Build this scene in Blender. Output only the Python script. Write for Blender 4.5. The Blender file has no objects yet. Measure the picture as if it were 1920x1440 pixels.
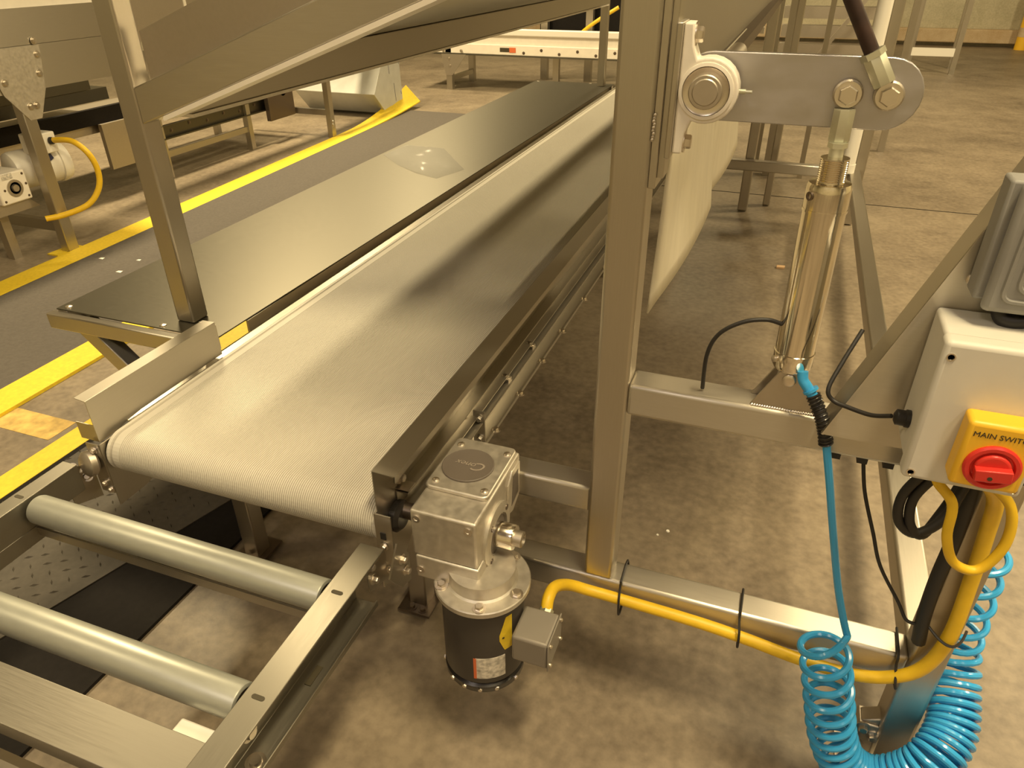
import bpy, bmesh, math, random
from mathutils import Vector, Matrix

random.seed(4)
SC = bpy.context.scene
COL = SC.collection

# ------------------------------------------------------------------ camera
cam_d = bpy.data.cameras.new('camera')
cam_d.sensor_width = 36.0
cam_d.lens = 25.29
cam_d.clip_start = 0.02
cam_d.clip_end = 100
cam = bpy.data.objects.new('camera', cam_d)
COL.objects.link(cam)
right = Vector((0.93837265, 0.34558373, -0.00535211))
down = Vector((0.17428494, -0.48649939, -0.85612096))
fwd = Vector((-0.29846528, 0.80242771, -0.51674776))
m = Matrix.Identity(4)
for i in range(3):
    m[i][0], m[i][1], m[i][2] = right[i], -down[i], -fwd[i]
m[0][3], m[1][3], m[2][3] = 0.0, 0.0, 1.5
cam.matrix_world = m
SC.camera = cam

# ------------------------------------------------------------------ light and exposure
SC.view_settings.view_transform = 'Standard'
SC.view_settings.look = 'None'
SC.view_settings.gamma = 1
SC.view_settings.use_curve_mapping = False
SC.view_settings.exposure = 0.08
WARM = (1.0, 0.80, 0.46)
PALE_FILL = (1.0, 0.84, 0.70)
world = bpy.data.worlds.new('world')
SC.world = world
world.use_nodes = True
world.node_tree.nodes['Background'].inputs[0].default_value = (1.0, 0.72, 0.42, 1)
world.node_tree.nodes['Background'].inputs[1].default_value = 0.15
LAMPS = [(-4.6, 4.9, 470, WARM), (-4.7, 8.6, 250, WARM), (-4.9, -1.2, 90, WARM), (0.9, 0.3, 215, WARM), (1.2, 2.7, 170, WARM), (4.4, 7.2, 420, WARM),
         (-1.5, 12.5, 90, WARM), (4.2, 0.8, 90, WARM), (-1.6, -3.2, 52, PALE_FILL), (2.2, -3.2, 52, PALE_FILL)]  # the pale pair behind the camera is added as front fill
LAMP_Z = 5.2
for (x, y, w, lc_) in LAMPS:
    ld = bpy.data.lights.new('ceiling_or_fill_light', 'AREA')
    ld.shape = 'RECTANGLE'
    ld.size, ld.size_y = 0.5, 1.2
    ld.energy = w
    ld.color = lc_
    lo = bpy.data.objects.new('ceiling_or_fill_light', ld)
    lo.location = (x, y, LAMP_Z - 0.06)
    COL.objects.link(lo)


# ------------------------------------------------------------------ mesh builder
class MB:
    def __init__(s):
        s.v, s.f, s.mi = [], [], []
        s.cur = 0

    def add(s, vs, fs):
        b = len(s.v)
        s.v += [tuple(p) for p in vs]
        for f in fs:
            s.f.append(tuple(b + i for i in f))
            s.mi.append(s.cur)
        return s

    def box(s, x0, x1, y0, y1, z0, z1):
        vs = [(x, y, z) for x in (x0, x1) for y in (y0, y1) for z in (z0, z1)]
        return s.add(vs, [(0, 1, 3, 2), (4, 6, 7, 5), (0, 4, 5, 1), (2, 3, 7, 6), (0, 2, 6, 4), (1, 5, 7, 3)])

    def bar(s, p0, p1, w, h, up=(0, 0, 1)):
        """rectangular bar from p0 to p1; w across, h along 'up'"""
        p0, p1 = Vector(p0), Vector(p1)
        d = (p1 - p0).normalized()
        a = d.cross(Vector(up)).normalized()
        u = a.cross(d).normalized()
        vs = []
        for p in (p0, p1):
            for sa, su in ((-1, -1), (1, -1), (1, 1), (-1, 1)):
                vs.append(p + a * (sa * w / 2) + u * (su * h / 2))
        return s.add(vs, [(3, 2, 1, 0), (4, 5, 6, 7), (0, 1, 5, 4), (1, 2, 6, 5), (2, 3, 7, 6), (3, 0, 4, 7)])

    def prism(s, pts, ax, a0, a1):
        """polygon extruded along an axis; pts are (y,z) for x, (x,z) for y, (x,y) for z"""
        n = len(pts)

        def P(p, a):
            return {'x': (a, p[0], p[1]), 'y': (p[0], a, p[1]), 'z': (p[0], p[1], a)}[ax]
        vs = [P(p, a0) for p in pts] + [P(p, a1) for p in pts]
        fs = [tuple(range(n))[::-1], tuple(range(n, 2 * n))]
        for i in range(n):
            j = (i + 1) % n
            fs.append((i, j, n + j, n + i))
        return s.add(vs, fs)

    def lathe(s, prof, o, d, n=24, cap=True, ref=None):
        """prof: (radius, distance along d)"""
        o, d = Vector(o), Vector(d).normalized()
        a = Vector(ref) if ref else (Vector((0, 0, 1)) if abs(d.z) < 0.9 else Vector((1, 0, 0)))
        a = (a - d * a.dot(d)).normalized()
        b = d.cross(a)
        vs, fs = [], []
        for (r, t) in prof:
            for k in range(n):
                an = 2 * math.pi * k / n
                vs.append(o + d * t + (a * math.cos(an) + b * math.sin(an)) * r)
        for i in range(len(prof) - 1):
            for k in range(n):
                l = (k + 1) % n
                fs.append((i * n + k, i * n + l, (i + 1) * n + l, (i + 1) * n + k))
        if cap:
            fs.append(tuple(range(n))[::-1])
            fs.append(tuple(range((len(prof) - 1) * n, len(prof) * n)))
        return s.add(vs, fs)

    def cyl(s, p0, p1, r, n=24, r2=None):
        p0, p1 = Vector(p0), Vector(p1)
        L = (p1 - p0).length
        return s.lathe([(r, 0), (r if r2 is None else r2, L)], p0, p1 - p0, n)

    def tube(s, pts, r, n=8, closed=False, cap=True):
        pts = [Vector(p) for p in pts]
        N = len(pts)
        tan = []
        for i in range(N):
            if closed:
                t = pts[(i + 1) % N] - pts[i - 1]
            else:
                t = pts[min(i + 1, N - 1)] - pts[max(i - 1, 0)]
            tan.append(t.normalized())
        a = Vector((0, 0, 1)) if abs(tan[0].z) < 0.9 else Vector((1, 0, 0))
        vs, fs = [], []
        for i in range(N):
            a = (a - tan[i] * a.dot(tan[i])).normalized()
            b = tan[i].cross(a)
            for k in range(n):
                an = 2 * math.pi * k / n
                vs.append(pts[i] + (a * math.cos(an) + b * math.sin(an)) * r)
        for i in range(N if closed else N - 1):
            j = (i + 1) % N
            for k in range(n):
                l = (k + 1) % n
                fs.append((i * n + k, i * n + l, j * n + l, j * n + k))
        if cap and not closed:
            fs.append(tuple(range(n))[::-1])
            fs.append(tuple(range((N - 1) * n, N * n)))
        return s.add(vs, fs)

    def bolt(s, p, d, r=0.009, h=0.007, washer=True):
        d = Vector(d).normalized()
        p = Vector(p)
        if washer:
            s.lathe([(r * 1.55, 0), (r * 1.55, r * 0.22)], p, d, 16)
            p = p + d * (r * 0.22)
        s.lathe([(r, 0), (r, h * 0.8), (r * 0.86, h)], p, d, 6)
        return s

    def build(s, name, mat, parent=None, bevel=0.0, seg=2, smooth=True, label=None):
        me = bpy.data.meshes.new(name)
        n = len(s.v)
        lo = [min(p[i] for p in s.v) for i in range(3)]
        hi = [max(p[i] for p in s.v) for i in range(3)]
        c = Vector([(lo[i] + hi[i]) / 2 for i in range(3)])
        if parent is None:
            c.z = lo[2]
        me.from_pydata([tuple(Vector(p) - c) for p in s.v], [], s.f)
        mats = mat if isinstance(mat, (list, tuple)) else [mat]
        for mm in mats:
            me.materials.append(mm)
        if len(mats) > 1:
            me.polygons.foreach_set('material_index', s.mi)
        bm = bmesh.new()
        bm.from_mesh(me)
        bmesh.ops.recalc_face_normals(bm, faces=bm.faces)
        bm.to_mesh(me)
        bm.free()
        if smooth:
            me.polygons.foreach_set('use_smooth', [True] * len(me.polygons))
            me.set_sharp_from_angle(angle=math.radians(38))
        ob = bpy.data.objects.new(name, me)
        COL.objects.link(ob)
        if parent is not None:
            ob.parent = parent
            ob.location = c - WLOC[parent.name]
        else:
            ob.location = c
        WLOC[ob.name] = c
        if bevel:
            md = ob.modifiers.new('bevel', 'BEVEL')
            md.width = bevel
            md.segments = seg
            md.limit_method = 'ANGLE'
            md.angle_limit = math.radians(40)
            md.harden_normals = False
        if label:
            ob['label'] = label
        return ob


WLOC = {}


def thing(name, label, cat, loc, group=None):
    o = bpy.data.objects.new(name, None)
    o.empty_display_size = 0.05
    COL.objects.link(o)
    o.location = loc
    WLOC[o.name] = Vector(loc)
    o['label'] = label
    o['category'] = cat
    if group:
        o['group'] = group
    return o


def tag(o, label, cat, group=None, kind=None):
    o['label'] = label
    o['category'] = cat
    if group:
        o['group'] = group
    if kind:
        o['kind'] = kind
    return o


def struct(o):
    o['kind'] = 'structure'
    return o


def copy_part(src, delta, parent, name=None):
    c = src.copy()
    if name:
        c.name = name
    COL.objects.link(c)
    w = WLOC[src.name] + Vector(delta)
    WLOC[c.name] = w
    c.parent = parent
    c.location = w - (WLOC[parent.name] if parent else Vector((0, 0, 0)))
    return c


def spline(pts, per=8):
    P = [Vector(p) for p in pts]
    out = []
    n = len(P)
    for i in range(n - 1):
        p0, p1, p2, p3 = P[max(i - 1, 0)], P[i], P[i + 1], P[min(i + 2, n - 1)]
        for k in range(per):
            t = k / per
            out.append(0.5 * ((2 * p1) + (p2 - p0) * t + (2 * p0 - 5 * p1 + 4 * p2 - p3) * t * t + (3 * p1 - p0 - 3 * p2 + p3) * t ** 3))
    out.append(P[-1])
    return out


def text_part(body, size, mat, parent, loc, rot, name='lettering', ext=0.0006, shear=0.0, spacing=1.0):
    cu = bpy.data.curves.new('txt', 'FONT')
    cu.body = body
    cu.size = size
    cu.extrude = ext
    cu.align_x = 'CENTER'
    cu.align_y = 'CENTER'
    cu.shear = shear
    cu.space_character = spacing
    cu.resolution_u = 4
    tmp = bpy.data.objects.new('txt', cu)
    COL.objects.link(tmp)
    dg = bpy.context.evaluated_depsgraph_get()
    me = bpy.data.meshes.new_from_object(tmp.evaluated_get(dg))
    bpy.data.objects.remove(tmp)
    me.materials.clear()
    me.materials.append(mat)
    o = bpy.data.objects.new(name, me)
    COL.objects.link(o)
    o.parent = parent
    o.location = Vector(loc) - WLOC[parent.name]
    o.rotation_euler = rot
    WLOC[o.name] = Vector(loc)
    return o


# ------------------------------------------------------------------ materials
def new_mat(name):
    mt = bpy.data.materials.new(name)
    mt.use_nodes = True
    nt = mt.node_tree
    return mt, nt, nt.nodes['Principled BSDF']


def plain(name, col, rough=0.5, metal=0.0, noise=0.0, nscale=40.0, bump=0.0, stretch=(1, 1, 1), rvar=0.0, spec=0.5):
    mt, nt, b = new_mat(name)
    b.inputs['Base Color'].default_value = (*col, 1)
    b.inputs['Roughness'].default_value = rough
    b.inputs['Metallic'].default_value = metal
    b.inputs['Specular IOR Level'].default_value = spec
    if noise or bump or rvar:
        tc = nt.nodes.new('ShaderNodeTexCoord')
        mp = nt.nodes.new('ShaderNodeMapping')
        mp.inputs['Scale'].default_value = stretch
        nz = nt.nodes.new('ShaderNodeTexNoise')
        nz.inputs['Scale'].default_value = nscale
        nz.inputs['Detail'].default_value = 5
        nt.links.new(tc.outputs['Object'], mp.inputs[0])
        nt.links.new(mp.outputs[0], nz.inputs['Vector'])
        if noise:
            rp = nt.nodes.new('ShaderNodeMapRange')
            rp.inputs['From Min'].default_value = 0.3
            rp.inputs['From Max'].default_value = 0.7
            rp.inputs['To Min'].default_value = 1 - noise
            rp.inputs['To Max'].default_value = 1 + noise * 0.6
            nt.links.new(nz.outputs['Fac'], rp.inputs['Value'])
            mx = nt.nodes.new('ShaderNodeVectorMath')
            mx.operation = 'SCALE'
            mx.inputs[0].default_value = col
            nt.links.new(rp.outputs[0], mx.inputs['Scale'])
            nt.links.new(mx.outputs[0], b.inputs['Base Color'])
        if rvar:
            rr = nt.nodes.new('ShaderNodeMapRange')
            rr.inputs['From Min'].default_value = 0.3
            rr.inputs['From Max'].default_value = 0.7
            rr.inputs['To Min'].default_value = max(0.05, rough - rvar)
            rr.inputs['To Max'].default_value = rough + rvar
            nt.links.new(nz.outputs['Fac'], rr.inputs['Value'])
            nt.links.new(rr.outputs[0], b.inputs['Roughness'])
        if bump:
            bp = nt.nodes.new('ShaderNodeBump')
            bp.inputs['Strength'].default_value = bump
            bp.inputs['Distance'].default_value = 0.002
            nt.links.new(nz.outputs['Fac'], bp.inputs['Height'])
            nt.links.new(bp.outputs[0], b.inputs['Normal'])
    return mt


ST = (0.53, 0.495, 0.43)
M = {}


def brushed(name, col, rough, axis, an=0.75, stretch=(1, 1, 1)):
    mt = plain(name, col, rough, 1.0, 0.035, 60, 0.0, stretch, 0.03)
    nt = mt.node_tree
    b = nt.nodes['Principled BSDF']
    cx = nt.nodes.new('ShaderNodeCombineXYZ')
    for k in range(3):
        cx.inputs[k].default_value = axis[k]
    nt.links.new(cx.outputs[0], b.inputs['Tangent'])
    b.inputs['Anisotropic'].default_value = an
    b.inputs['Anisotropic Rotation'].default_value = 0.25
    return mt


M['steel_x'] = brushed('stainless_brushed_along_x', ST, 0.40, (1, 0.02, 0.02), 0.75, (0.3, 12, 12))
M['steel_y'] = brushed('stainless_brushed_along_y', ST, 0.38, (0.02, 1, 0.02), 0.6, (12, 0.3, 12))
M['steel_z'] = brushed('stainless_brushed_along_z', ST, 0.40, (0.02, 0.02, 1), 0.6, (12, 12, 0.3))
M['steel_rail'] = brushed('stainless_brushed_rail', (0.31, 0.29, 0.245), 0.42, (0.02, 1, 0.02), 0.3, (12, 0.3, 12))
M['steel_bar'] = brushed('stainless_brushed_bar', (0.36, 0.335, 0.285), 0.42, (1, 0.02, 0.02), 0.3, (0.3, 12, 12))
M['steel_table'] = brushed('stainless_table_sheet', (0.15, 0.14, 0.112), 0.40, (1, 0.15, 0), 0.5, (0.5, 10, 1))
M['steel_dull'] = plain('stainless_dull', (0.50, 0.45, 0.38), 0.48, 1.0, 0.03, 90, 0.0, (1, 1, 1), 0.01)
M['arm'] = plain('ground_steel_plate', (0.53, 0.515, 0.53), 0.42, 1.0, 0.10, 14, 0.10, (1, 1, 2.4), 0.10)
M['bolt'] = plain('bolt_steel', (0.72, 0.66, 0.58), 0.28, 1.0)
M['bolt_dark'] = plain('bolt_steel_dark', (0.22, 0.18, 0.15), 0.4, 1.0)
M['galv'] = plain('galvanised_steel', (0.46, 0.47, 0.42), 0.40, 0.55, 0.05, 90, 0.0, (0.3, 1, 1), 0.01)
M['cast'] = plain('cast_aluminium', (0.60, 0.56, 0.49), 0.46, 0.85, 0.10, 60, 0.14, (1, 1, 1), 0.06)
M['chrome'] = plain('polished_steel', (0.78, 0.72, 0.62), 0.16, 1.0)
M['barrel'] = plain('polished_cylinder_barrel', (0.84, 0.78, 0.66), 0.12, 1.0, 0.03, 30, 0.0, (20, 20, 0.4), 0.03)
M['zinc'] = plain('zinc_plated_steel', (0.62, 0.62, 0.50), 0.38, 0.8, 0.08, 30)
M['belt'] = plain('cream_belt', (0.58, 0.55, 0.475), 0.62, 0.0, 0.05, 5, 0.0, (1, 0.3, 1))
M['belt_groove'] = plain('belt_groove', (0.40, 0.37, 0.31), 0.75)
M['belt_back'] = plain('belt_back', (0.45, 0.42, 0.37), 0.8)
M['plastic_white'] = plain('white_plastic', (0.80, 0.75, 0.66), 0.4, 0, 0.04, 20)
M['curtain'] = plain('cream_curtain_sheet', (0.72, 0.67, 0.54), 0.5, 0, 0.06, 9, 0.04, (1, 3, 1))
M['box_grey'] = plain('light_grey_enclosure', (0.66, 0.64, 0.58), 0.5, 0, 0.03, 25)
M['box_dark'] = plain('grey_enclosure', (0.27, 0.265, 0.25), 0.5, 0, 0.05, 25)
M['yellow'] = plain('yellow_plastic', (0.88, 0.52, 0.03), 0.42)
M['red'] = plain('red_plastic', (0.66, 0.035, 0.025), 0.38)
M['black'] = plain('black_rubber', (0.018, 0.016, 0.015), 0.5)
M['black_gloss'] = plain('black_paint', (0.022, 0.019, 0.017), 0.28)
M['motor_black'] = plain('motor_dark_paint', (0.045, 0.038, 0.032), 0.33)
M['box_brown'] = plain('grey_terminal_box_paint', (0.24, 0.215, 0.18), 0.5, 0.2)
M['cable_yellow'] = plain('yellow_cable_jacket', (0.80, 0.52, 0.02), 0.45, 0, 0.08, 30)
M['hose'] = plain('blue_hose', (0.04, 0.34, 0.70), 0.22)
M['mat_yellow'] = plain('yellow_mat_border', (0.80, 0.58, 0.03), 0.6, 0, 0.10, 60, 0.35)
M['tread'] = plain('grey_tread_rubber', (0.085, 0.075, 0.062), 0.6, 0, 0.12, 50, 0.2, spec=0.25)
M['mat_grey'] = plain('dark_grey_mat', (0.105, 0.093, 0.082), 0.8, 0, 0.12, 70, 0.5, spec=0.25)
M['mat_black'] = plain('black_rubber_and_shade', (0.013, 0.011, 0.010), 0.8, 0, 0.15, 60, 0.3, spec=0.15)  # black rubber; on floor_mat it also holds the shade below the rollers
M['film'] = None
M['rust'] = plain('rusty_black_rod', (0.045, 0.022, 0.015), 0.6, 0.2, 0.5, 26, 0.2)
M['white_paint'] = plain('white_paint', (0.80, 0.77, 0.70), 0.4)
M['label_white'] = plain('nameplate_print', (0.62, 0.58, 0.51), 0.5, 0, 0.5, 90)
M['label_orange'] = plain('orange_stripe', (0.65, 0.15, 0.05), 0.5)
M['navy'] = plain('navy_label', (0.02, 0.025, 0.08), 0.5)
M['ink'] = plain('black_ink', (0.05, 0.04, 0.02), 0.6)
M['cap_brown'] = plain('dark_rubber_cap', (0.115, 0.095, 0.078), 0.55)
M['cap_letter'] = plain('raised_cap_letter', (0.26, 0.22, 0.18), 0.5)
M['wood'] = plain('tan_scrap', (0.55, 0.36, 0.20), 0.7)
M['paper'] = plain('white_scrap', (0.85, 0.82, 0.75), 0.7)
M['lamp_body'] = plain('lamp_housing', (0.5, 0.5, 0.5), 0.5)
M['ceil'] = plain('ceiling_paint', (0.24, 0.21, 0.17), 0.8)


def film_mat():
    mt, nt, b = new_mat('clear_film')
    tr = nt.nodes.new('ShaderNodeBsdfTransparent')
    mx = nt.nodes.new('ShaderNodeMixShader')
    mx.inputs[0].default_value = 0.16
    b.inputs['Base Color'].default_value = (0.8, 0.8, 0.78, 1)
    b.inputs['Roughness'].default_value = 0.2
    nt.links.new(tr.outputs[0], mx.inputs[1])
    nt.links.new(b.outputs[0], mx.inputs[2])
    nt.links.new(mx.outputs[0], nt.nodes['Material Output'].inputs['Surface'])
    return mt


M['film'] = film_mat()


def concrete(name, dark, lite, rough=0.62, scale=1.0):
    mt, nt, b = new_mat(name)
    tc = nt.nodes.new('ShaderNodeTexCoord')
    n1 = nt.nodes.new('ShaderNodeTexNoise')
    n1.inputs['Scale'].default_value = 1.1 * scale
    n1.inputs['Detail'].default_value = 9
    n1.inputs['Roughness'].default_value = 0.62
    n2 = nt.nodes.new('ShaderNodeTexNoise')
    n2.inputs['Scale'].default_value = 38 * scale
    n2.inputs['Detail'].default_value = 6
    n3 = nt.nodes.new('ShaderNodeTexNoise')
    n3.inputs['Scale'].default_value = 6 * scale
    n3.inputs['Detail'].default_value = 8
    n3.inputs['Roughness'].default_value = 0.7
    for n in (n1, n2, n3):
        nt.links.new(tc.outputs['Object'], n.inputs['Vector'])
    a = nt.nodes.new('ShaderNodeMath')
    a.operation = 'MULTIPLY_ADD'
    nt.links.new(n3.outputs['Fac'], a.inputs[0])
    a.inputs[1].default_value = 0.55
    nt.links.new(n1.outputs['Fac'], a.inputs[2])
    a2 = nt.nodes.new('ShaderNodeMath')
    a2.operation = 'MULTIPLY_ADD'
    nt.links.new(n2.outputs['Fac'], a2.inputs[0])
    a2.inputs[1].default_value = 0.55
    nt.links.new(a.outputs[0], a2.inputs[2])
    rp = nt.nodes.new('ShaderNodeValToRGB')
    rp.color_ramp.elements[0].position = 0.72
    rp.color_ramp.elements[0].color = (*dark, 1)
    rp.color_ramp.elements[1].position = 1.16
    rp.color_ramp.elements[1].color = (*lite, 1)
    mr = nt.nodes.new('ShaderNodeMapRange')
    mr.inputs['From Min'].default_value = 0.0
    mr.inputs['From Min'].default_value = 0.1
    mr.inputs['From Max'].default_value = 1.7
    mr.inputs['To Max'].default_value = 1.6
    nt.links.new(a2.outputs[0], mr.inputs['Value'])
    rp.color_ramp.elements[0].position = 0.36
    rp.color_ramp.elements[1].position = 0.72
    sc = nt.nodes.new('ShaderNodeMath')
    sc.operation = 'MULTIPLY'
    sc.inputs[1].default_value = 0.62
    nt.links.new(mr.outputs[0], sc.inputs[0])
    nt.links.new(sc.outputs[0], rp.inputs['Fac'])
    nt.links.new(rp.outputs['Color'], b.inputs['Base Color'])
    b.inputs['Roughness'].default_value = rough
    bp = nt.nodes.new('ShaderNodeBump')
    bp.inputs['Strength'].default_value = 0.16
    bp.inputs['Distance'].default_value = 0.003
    nt.links.new(n2.outputs['Fac'], bp.inputs['Height'])
    nt.links.new(bp.outputs[0], b.inputs['Normal'])
    return mt


M['concrete'] = concrete('concrete_floor', (0.080, 0.060, 0.042), (0.285, 0.232, 0.165), 0.45)
M['wall'] = concrete('blotchy_plaster_wall', (0.36, 0.33, 0.22), (0.62, 0.57, 0.42), 0.8)
M['kerb'] = concrete('stained_kerb', (0.42, 0.28, 0.14), (0.62, 0.50, 0.33), 0.8, 2.0)

# ------------------------------------------------------------------ the room
X0, X1, Y0, Y1, ZC = -11.0, 7.5, -5.0, 16.0, 5.5
struct(MB().box(X0, X1, Y0, Y1, -0.1, 0.0).build('floor', M['concrete']))
struct(MB().box(X0, X1, Y1, Y1 + 0.2, 0.0, ZC).build('wall_back', M['wall']))
struct(MB().box(X0 - 0.2, X0, Y0, Y1, 0.0, ZC).build('wall_left', M['wall']))
struct(MB().box(X1, X1 + 0.2, Y0, Y1, 0.0, ZC).build('wall_right', M['wall']))
struct(MB().box(X0, X1, Y0 - 0.2, Y0, 0.0, ZC).build('wall_front', M['wall']))
struct(MB().box(X0, X1, Y0, Y1, ZC, ZC + 0.1).build('ceiling', M['ceil']))
struct(MB().box(X0, X1, Y1 - 0.16, Y1, 0.05, 0.27).build('trim_1', M['kerb'], bevel=0.02))

struct(MB().box(-3.0, X1, 5.360, 5.372, 0.0, 0.0008).build('trim_2', M['mat_black']))
# ------------------------------------------------------------------ mats on the floor
aisle = thing('aisle_mat', 'long dark grey anti fatigue mat with yellow borders left of the table', 'mat', (-3.2, 3.5, 0))


def strip_pts(xl0, xl1, xr0, xr1, ya, yb):
    return [(xl0, ya), (xr0, ya), (xr1, yb), (xl1, yb)]


MB().prism([(-3.445, -0.6), (-2.71, -0.6), (-2.86, 7.35), (-3.885, 7.35)], 'z', 0.0, 0.012).build('mat_sheet', M['mat_grey'], aisle)
MB().prism([(-2.72, -0.6), (-2.555, -0.6), (-2.72, 7.3), (-2.87, 7.3)], 'z', 0.0, 0.0135).build('border', M['mat_yellow'], aisle, label='yellow mat border beside the table')
b = MB()
ys = [-0.6 + 0.3 * i for i in range(24)] + [6.5, 6.7, 6.9, 7.1, 7.3, 7.5, 7.62]
vs = []
for y in ys:
    t = max(0.0, (y - 6.1) / 1.52)
    xr = -3.599 - 0.057 * (y - 2.24)
    z = 0.004 + 0.05 * t * t
    zl = z + 0.16 * t * t
    xl = xr - 0.165
    vs += [(xl, y, zl + 0.008), (xr, y, z + 0.008), (xr, y, z - 0.003), (xl, y, zl - 0.003)]
fs = []
for i in range(len(ys) - 1):
    for k in range(4):
        l = (k + 1) % 4
        fs.append((4 * i + k, 4 * i + l, 4 * i + 4 + l, 4 * i + 4 + k))
fs += [(3, 2, 1, 0), tuple(4 * (len(ys) - 1) + k for k in range(4))]
b.add(vs, fs).build('border', M['mat_yellow'], aisle, label='yellow mat border curling up at its far end')

under = thing('floor_mat', 'rubber mat with a yellow border under the belt conveyor, blackened to carry the roller shade', 'mat', (-1.8, 2.0, 0))
MB().prism([(-2.16, -0.3), (-1.34, -0.3), (-1.29, 2.6), (-2.16, 2.6)], 'z', 0.0, 0.010).build('mat_sheet', M['mat_black'], under)  # near-black tone stands in for the shade of rails and rollers
MB().prism([(-2.255, -0.3), (-2.15, -0.3), (-2.15, 2.6), (-2.255, 2.6)], 'z', 0.0, 0.0115).build('border', M['mat_yellow'], under)
dp = thing('tread_plate', 'grey diamond tread sheet lying askew under the steel rollers', 'mat', (-1.75, 0.9, 0.01))
DP = [(-2.13, 0.2), (-1.80, 0.2), (-1.455, 1.34), (-1.36, 1.75), (-2.12, 1.75)]
MB().prism(DP, 'z', 0.0102, 0.0135).build('sheet', M['tread'], dp)
b = MB()
for i in range(62):
    for j in range(22):
        x = -2.12 + j * 0.036
        y = 0.25 + i * 0.0245
        if (i + j) % 2:
            continue
        lim = -1.80 + (y - 0.2) * 0.303
        if y > 1.34:
            lim = -1.455 + (y - 1.34) * 0.23
        if x > lim - 0.03:
            continue
        a = math.radians(38 if (i % 4 < 2) else -38)
        dx, dy = math.cos(a) * 0.013, math.sin(a) * 0.013
        nx, ny = -math.sin(a) * 0.0028, math.cos(a) * 0.0028
        b.add([(x - dx, y - dy, 0.0134), (x + nx, y + ny, 0.0134), (x + dx, y + dy, 0.0134), (x - nx, y - ny, 0.0134), (x, y, 0.0185)],
              [(0, 3, 4), (3, 2, 4), (2, 1, 4), (1, 0, 4)])
o = b.build('tread_lugs', M['tread'], dp, smooth=False)
o['kind'] = 'stuff'
MB().box(-2.62, -2.30, 1.40, 1.52, 0.0, 0.0012).build('floor_paint', plain('worn_yellow_paint', (0.62, 0.42, 0.12), 0.7, 0, 0.4, 20))
tag(bpy.data.objects['floor_paint'], 'worn yellow paint patch on the concrete between the two mats', 'marking')

# ------------------------------------------------------------------ main belt conveyor
BX0, BX1 = -1.318, -0.625
BY0, BY1, BZ, BR = 0.958, 6.25, 0.517, 0.050
bc = thing('belt_conveyor', 'long cream ribbed belt conveyor running away down the middle', 'conveyor', (-0.97, 3.6, 0))
path = []
NA = 18
for i in range(NA + 1):
    a = math.pi * (-0.5 + i / NA)
    path.append((BY0 - math.cos(a), math.sin(a)))
path = [(BY0 - BR * math.cos(math.pi * (-0.5 + i / NA)), BZ + BR * math.sin(math.pi * (-0.5 + i / NA)),
         -math.cos(math.pi * (-0.5 + i / NA)), math.sin(math.pi * (-0.5 + i / NA))) for i in range(NA + 1)]
for i in range(1, 9):
    path.append((BY0 + (BY1 - BY0) * i / 9, BZ + BR, 0, 1))
path += [(BY1 + BR * math.cos(math.pi * (0.5 - i / NA)), BZ + BR * math.sin(math.pi * (0.5 - i / NA)),
          math.cos(math.pi * (0.5 - i / NA)), math.sin(math.pi * (0.5 - i / NA))) for i in range(NA + 1)]
prof = [(BX0, -0.003), (BX0 + 0.0015, 0.0), (BX0 + 0.010, 0.0), (BX0 + 0.012, -0.0012), (BX0 + 0.016, -0.0012), (BX0 + 0.018, 0.0), (BX0 + 0.038, 0.0)]
pm = [0, 0, 1, 1, 1, 0]
x = BX0 + 0.038
pitch = 0.0049
while x < BX1 - 0.004 - pitch:
    prof += [(x + 0.0006, -0.0009), (x + 0.0014, -0.0009), (x + 0.002, 0.0), (x + pitch, 0.0)]
    pm += [1, 1, 1, 0]
    x += pitch
prof.append((BX1, 0.0))
pm.append(0)
prof.append((BX1, -0.004))
pm.append(0)
b = MB()
n = len(prof)
vs = []
for (y, z, ny, nz) in path:
    for (px_, off) in prof:
        vs.append((px_, y + ny * off, z + nz * off))
b.v = vs
for i in range(len(path)):
    j = (i + 1) % len(path)
    for k in range(n - 1):
        b.f.append((i * n + k, i * n + k + 1, j * n + k + 1, j * n + k))
        b.mi.append(pm[k])
belt = b.build('belt', [M['belt'], M['belt_groove']], bc, smooth=False)
for (nm, yy) in (('drum', BY0), ('drum', BY1)):
    MB().cyl((BX0 + 0.004, yy, BZ), (BX1 - 0.004, yy, BZ), BR - 0.006, 28).build(nm, M['steel_dull'], bc)
MB().box(BX0 + 0.01, BX1 - 0.01, BY0 + 0.06, BY1 - 0.06, BZ - 0.02, BZ + 0.042).build('slider_bed', M['steel_dull'], bc)


def cchan_x(x_web, x_out, z0, z1, t=0.0035, lip=0.0):
    """channel section opening towards x_out as (x,z) points"""
    s = 1 if x_out > x_web else -1
    if lip:
        return [(x_web, z0), (x_out, z0), (x_out, z0 + lip), (x_out - s * t, z0 + lip), (x_out - s * t, z0 + t), (x_web + s * t, z0 + t),
                (x_web + s * t, z1 - t), (x_out, z1 - t), (x_out, z1), (x_web, z1)]
    return [(x_web, z0), (x_out, z0), (x_out, z0 + t), (x_web + s * t, z0 + t), (x_web + s * t, z1 - t), (x_out, z1 - t), (x_out, z1), (x_web, z1)]


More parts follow.
